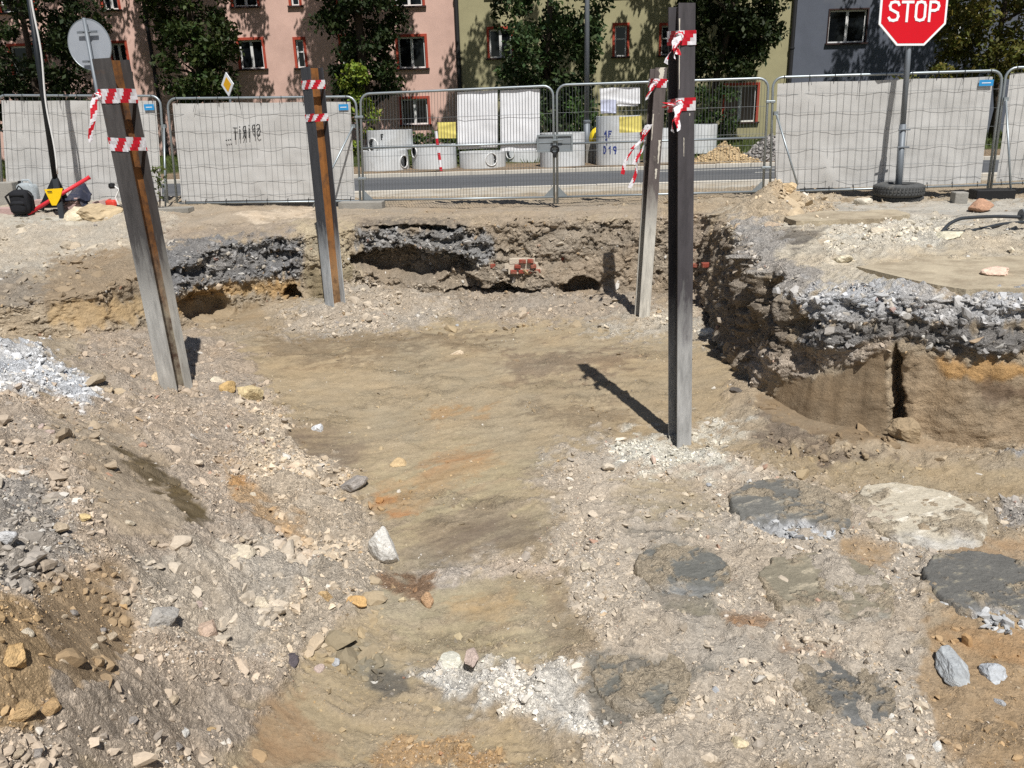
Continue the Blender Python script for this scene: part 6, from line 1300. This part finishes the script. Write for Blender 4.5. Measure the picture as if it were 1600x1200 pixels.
pile_head(1234, 797, 93, (116, 115, 110), (188, 180, 162), 'dark grey pile head with crumbled pale front edge', 0.9, 0.36, 0.05, 1)
pile_head(1432, 806, 104, (196, 187, 168), (238, 233, 220), 'whitish pile head coated with chalky cement', 0.3, 0.36, 0.035, 2)
pile_head(1290, 922, 105, (142, 135, 118), (206, 194, 170), 'greyish tan pile head partly covered by soil, next to rust stain', 0.2, 0.3, 0.035, 3)
pile_head(1562, 925, 112, (110, 109, 105), (192, 182, 156), 'dark pile head with heavily broken pale edge by the orange sand', 1.0, 0.34, 0.05, 4)
pile_head(1318, 1085, 76, (108, 108, 105), (170, 162, 148), 'small dark pile head showing through rubble', 0.15, 0.42, 0.03, 5)
pile_head(1066, 893, 74, (114, 114, 109), (180, 172, 158), 'dark pile head almost buried by pale rubble', 0.15, 0.5, 0.03, 6)
pile_head(1000, 1062, 80, (116, 115, 108), (184, 176, 160), 'mostly buried pile head beside the white rubble', 0.1, 0.55, 0.025, 7)

# ------------------------------------------------------------------ thin broken slabs on the block
def slab(pxs, th, label, mat, name='broken_slab', lift=0.05):
    P = [gp(*p) for p in pxs]; c = sum(P) / len(P); poly = []
    for a, d in zip(P, P[1:] + P[:1]):
        m_ = max(2, int(np.linalg.norm(d - a) / 0.16))
        for f in np.linspace(0, 1, m_, endpoint=False):
            q = a + (d - a) * f; poly.append((q[0] - c[0] + random.uniform(-0.02, 0.02), q[1] - c[1] + random.uniform(-0.05, 0.05) + 0.06 * math.sin(q[0] * 6)))
    b = MB(); b.prism(poly, np.array([1, 0, 0.0]), np.array([0, 1, 0.01]), UP * th, c + UP * (lift - th * 0.6)); o = b.build(name, mat); return tag(o, label, 'slab')
mSlab = M('slab_concrete', (178, 166, 143), 0.95, var=0.14, scale=5, bump=0.5, bscale=30, col2=(150, 137, 116), c2pos=0.52)
slab([(1222, 347), (1290, 338), (1400, 336), (1425, 343), (1370, 349), (1300, 355), (1240, 355)], 0.07, 'thin pale slab with dark broken edge below the tyres', mSlab)
slab([(1345, 428), (1372, 415), (1480, 402), (1650, 402), (1650, 458), (1500, 458), (1420, 446)], 0.06, 'wide tan concrete crust broken off along the block edge', mSlab, lift=0.012)

# ------------------------------------------------------------------ brickwork in the far wall
wp = np.stack(proj(WALLV[:, 0], WALLV[:, 1], WALLV[:, 2]), 1)
def wall_y(px, py, tol=8):
    m = (np.abs(wp[:, 0] - px) < tol) & (np.abs(wp[:, 1] - py) < tol) & (WALLT < 1.0); return float(np.percentile(WALLV[m, 1], 5))
yb = (wall_y(800, 417) + wall_y(830, 412)) / 2 - 0.07
mBrick = M('brick_red', (140, 66, 52), 0.95, var=0.35, scale=14, bump=0.4, bscale=60, col2=(150, 122, 102), c2pos=0.56); mMortar = M('lime_mortar', (196, 184, 166), 0.95, var=0.12, scale=14, bump=0.5, bscale=50)
A = aty(775, 431, yb); B = aty(842, 402, yb); b = MB(); poly = []
b.prism([(790 - 800, 0), (812 - 800, 0), (842 - 800, 0)], np.array([0.001, 0, 0]), UP * 0.001, np.array([0, 0.001, 0]), A)
b = MB()
x0 = A[0]; z0 = A[2]; bw = 0.126; bh = 0.082; rows_ = [(0.22, 4, 0), (0.16, 4, 0.03), (0.24, 3, -0.01)]
for r_i, (off, nb_, sh_) in enumerate(rows_):
    zc = z0 + 0.05 + r_i * bh + 0.0
    m_ = MB(); m_.box(x0 + off - 0.02, x0 + off + nb_ * bw + 0.01, yb + 0.035 + random.uniform(0, 0.03), yb + 0.16, zc - bh / 2, zc + bh / 2 - 0.002); o = m_.build('mortar_bed', mMortar, pit_wall)
    for i in range(nb_):
        if (r_i == 1 and i in (0, 2)) or (r_i == 2 and i == 0): continue
        xc = x0 + off + (i + 0.5) * bw + sh_ * 0; q = MB(); q.obox((xc, yb + 0.06, zc + random.uniform(-0.003, 0.003)), (bw / 2 - random.uniform(0.008, 0.02), random.uniform(-0.012, 0.012), random.uniform(-0.005, 0.005)), (0, 0.06 + random.uniform(-0.02, 0.012), 0), (0, 0, bh / 2 - 0.012)); q.build('brick', mBrick, pit_wall, bevel=0.008)
for (px, py, n_) in ((868, 404, 2), (1088, 415, 1), (1104, 415, 1), (772, 416, 1)):
    y_ = wall_y(px, py) + 0.08
    for i in range(n_):
        p_ = aty(px + i * 12, py, y_); q = MB(); q.obox(p_ + np.array([0, 0.05, 0]), (0.06, 0, 0), (0, 0.06, 0), (0, 0, 0.032)); q.build('brick', mBrick, pit_wall, bevel=0.008)

# ------------------------------------------------------------------ stones one can pick out
import bmesh
def rock_mesh(name, seed, sub=3, taper=0.0, ang=0.25):
    bm = bmesh.new(); bmesh.ops.create_icosphere(bm, subdivisions=sub, radius=1.0); V = np.array([v.co[:] for v in bm.verts]); r0 = np.random.default_rng(seed)
    for _ in range(13):          # planar knocks give the angular look
        d = r0.normal(0, 1, 3); d /= np.linalg.norm(d); h = r0.uniform(0.42, 0.8); k = V @ d; V = V - np.clip(k - h, 0, 9)[:, None] * d[None] * 0.9
    V *= (1 + ang * 0.5 * fbm(V[:, 0] * 1.3 + V[:, 2] + seed, V[:, 1] * 1.3 - V[:, 2], 0.9, 4, seed))[:, None]; V *= (1 + 0.10 * fbm(V[:, 0] + V[:, 2] * 0.7, V[:, 1] + V[:, 2] * 0.7, 0.22, 3, seed + 3))[:, None]
    if taper: V[:, :2] *= (1 - taper * (V[:, 2:3] + 0.2))
    for v, c in zip(bm.verts, V): v.co = c
    me = bpy.data.meshes.new(name); bm.to_mesh(me); bm.free(); return me
RMAT = {}
def rmat(c):
    c = tuple(c)
    if c not in RMAT: RMAT[c] = M('stone_%d_%d_%d' % c, c, 0.93, var=0.28, scale=3.5, bump=0.6, bscale=9, col2=tuple(min(250, int(v * 1.13)) for v in c), c2pos=0.55)
    return RMAT[c]
WH = (206, 204, 198); PA = (194, 183, 163); OC = (184, 158, 118); GR = (148, 142, 136); TA = (176, 161, 139); PK = (184, 166, 156); DK = (86, 80, 84); LG = (172, 174, 176)
STN = [(596, 884, 50, 74, WH, 'tall tapering whitish stone standing alone by the scraped floor', 0.26), (510, 948, 22, 33, OC, 'egg shaped ochre stone beside the larger ochre stone'), (558, 954, 32, 32, (196, 160, 108), 'larger ochre stone at the toe of the spoil bank'),
 (474, 927, 24, 28, (214, 204, 182), 'cream rounded stone above the ochre ones on the bank toe'), (408, 952, 28, 26, PA, 'pale stone embedded in the rubble of the bank toe'), (666, 950, 20, 28, (182, 150, 118), 'brownish pale stone lying at the corner of the smooth olive bench'), (454, 1046, 28, 24, DK, 'dark purple slag lump below the bank toe'),
 (500, 1050, 18, 13, PK, 'small pinkish stone next to the slag lump'), (525, 1040, 15, 14, LG, 'small light grey stone on the streaked clay'), (736, 1042, 28, 32, PK, 'pinkish stone at the top of the white rubble'), (703, 1044, 34, 22, (204, 202, 188), 'angular white piece leaning by the pinkish stone'),
 (380, 876, 38, 27, PA, 'broad pale stone on the spoil bank'), (622, 731, 22, 15, (190, 166, 128), 'tan stone with small white bits on the pit floor'), (497, 677, 18, 19, (214, 216, 218), 'white lump on the pit floor past the dark scrape'), (409, 697, 12, 13, PK, 'small round stone at the bank edge'),
 (553, 770, 38, 30, GR, 'grey crumbly clod between the scrapes'), (386, 632, 38, 40, (190, 172, 134), 'big yellowish stone below the leaning beam'), (354, 617, 28, 24, (192, 162, 112), 'ochre stone wedged between two pale ones at the leaning beam'), (340, 605, 24, 22, PA, 'pale stone next to the hole at the leaning beam'),
 (249, 598, 27, 20, (188, 168, 138), 'tan block against the foot of the leaning beam'), (250, 988, 46, 48, (158, 154, 148), 'large grey clod half buried in the spoil bank'), (322, 998, 40, 27, (186, 164, 146), 'pinkish clod beside the large grey one'), (12, 850, 30, 26, (196, 196, 196), 'whitish lump on the bank above the ochre soil'),
 (130, 815, 18, 15, (206, 184, 136), 'yellowish white pebble on the bank'), (92, 832, 20, 17, TA, 'tan pebble on the grey part of the bank'), (20, 1050, 42, 44, (186, 156, 112), 'big ochre clod at the lower bank'), (34, 1126, 42, 28, (180, 152, 112), 'flat ochre clod beneath the big ochre one'),
 (76, 1118, 32, 24, (170, 142, 104), 'brown clod with a dark hollow behind it'), (196, 1138, 24, 12, GR, 'flat grey slate piece low on the bank'), (284, 1155, 19, 19, WH, 'white pebble among the lower bank rubble'), (327, 1153, 20, 18, OC, 'ochre pebble next to the clay scrape'), (343, 1177, 17, 20, (200, 206, 212), 'bluish white pebble at the clay scrape'),
 (270, 1174, 26, 18, GR, 'grey lump low on the bank beside the white pebble'), (953, 1178, 16, 18, (224, 226, 230), 'bright white stone in the rubble over the buried pile'), (1157, 1172, 26, 20, (210, 196, 164), 'cream flat stone in the rubble'), (1422, 1196, 30, 18, (206, 198, 178), 'pale flat stone at the edge of the orange sand'),
 (1494, 1062, 62, 36, (158, 162, 164), 'large grey concrete lump lying on the orange sand'), (1558, 1068, 44, 22, (176, 180, 184), 'smaller grey concrete lump next to the large one on orange sand'), (1562, 1104, 20, 14, LG, 'small grey lump alone on the orange sand'), (1396, 1152, 15, 9, (228, 230, 232), 'bright white chip near the orange sand'),
 (713, 557, 18, 11, (208, 190, 164), 'pale stone alone in the middle of the smooth floor'), (1106, 525, 26, 18, (214, 208, 194), 'whitish stone at the corner under the block'), (1196, 604, 42, 22, PA, 'pale oblong stone at the foot of the block'), (1151, 617, 18, 13, (96, 90, 84), 'dark lump beside the pale oblong stone'),
 (152, 345, 72, 30, (176, 158, 128), 'broad tan slab of earth tilted near the leaning beam'), (117, 346, 40, 26, (204, 192, 166), 'pale slab piece beside the broad tan slab'), (1320, 412, 32, 18, (204, 194, 170), 'pale boulder on the block below the rubble ridge'), (1377, 368, 36, 18, PA, 'pale boulder in the rubble ridge before the hose'),
 (1212, 362, 28, 20, (178, 160, 138), 'triangular brown stone by the dark slab edge'), (1564, 434, 50, 18, (212, 186, 168), 'flat pinkish stone lying on the tan crust'), (1482, 377, 50, 16, (196, 190, 168), 'long pale stone under the black hose'), (1534, 330, 30, 22, (168, 132, 108), 'orange brick rubble lump by the black foot block'),
 (1235, 302, 26, 22, (196, 172, 136), 'sandy clod on top of the small dirt heap'), (1350, 322, 26, 18, (196, 188, 172), 'pale piece of concrete leaning beside the tyre'), (1420, 690, 46, 40, (150, 132, 106), 'rounded clay clod below the crevice of the block'), (690, 455, 20, 14, GR, 'grey lump on the talus under the cave')]
for i, q in enumerate(STN):
    px, py, w_, h_, c_, lb = q[:6]; g_ = gp(px, py); k_ = pxm(g_); sx, sz = w_ * k_ / 2, h_ * k_ / 2; el = math.atan2(EYE - g_[2], np.hypot(g_[0], g_[1]))
    big = w_ > 24; o = link_mesh('stone', rock_mesh('stone', 40 + i * 7, 4 if w_ > 40 else 3, q[6] if len(q) > 6 else 0), rmat(c_), smooth=False)
    sz = max(sz * (1.0 if h_ > w_ else 0.85), sx * 0.35); o.scale = (sx * 1.38, sx * 1.2 if h_ <= w_ * 1.3 else sx * 1.0, sz * 1.38); o.location = (g_[0], g_[1] + sx * 0.6, g_[2] + sz * 0.62)
    o.rotation_euler = (random.uniform(-.15, .15), random.uniform(-.2, .2), random.uniform(0, 6.28) if h_ <= w_ * 1.2 else random.uniform(-.3, .3)); tag(o, lb, 'stone', 'stones lying about the pit')
# fist-sized stones, told apart only by where they lie
shared = [rock_mesh('stone', 900 + i, 2) for i in range(8)]
ZN = [((30, 650, 420, 1190), 80, 'fist sized loose stone on the spoil bank slope', 'loose stones on the spoil bank', (PA, TA, TA, GR, PA, PK, TA)),
      ((900, 720, 1480, 1190), 50, 'fist sized loose stone on the rubbly floor between the pile heads', 'loose stones between the pile heads', (PA, TA, WH, LG)),
      ((430, 470, 740, 525), 30, 'loose stone on the talus under the far wall', 'loose stones on the talus', (GR, TA, PA, LG)),
      ((1290, 350, 1600, 440), 26, 'loose stone on top of the block', 'loose stones on the block', (PA, WH, TA)),
      ((0, 345, 240, 440), 22, 'loose stone on the terrace before the backpack', 'loose stones on the terrace', (TA, PA, GR))]
for (x0, y0, x1, y1), n_, lb, gr_, cs_ in ZN:
    for i in range(n_):
        g_ = gp(random.uniform(x0, x1), random.uniform(y0, y1)); c_ = random.choice(cs_); o = bpy.data.objects.new('stone', random.choice(shared)); COL.objects.link(o)
        if not o.data.materials: o.data.materials.append(rmat(c_))
        o.material_slots[0].link = 'OBJECT'; o.material_slots[0].material = rmat(c_)
        s_ = random.uniform(0.016, 0.036) * (1 + 0.03 * g_[1]); o.scale = (s_ * random.uniform(0.9, 1.4), s_, s_ * random.uniform(0.6, 0.95)); o.location = tuple(g_ + UP * s_ * random.uniform(-0.1, 0.3)); o.rotation_euler = (random.uniform(-.3, .3), random.uniform(-.3, .3), random.uniform(0, 6.28)); tag(o, {PA: 'pale ', TA: 'tan ', GR: 'grey ', WH: 'whitish ', PK: 'pinkish ', LG: 'light grey ', OC: 'ochre '}[c_] + lb, 'stone', gr_)
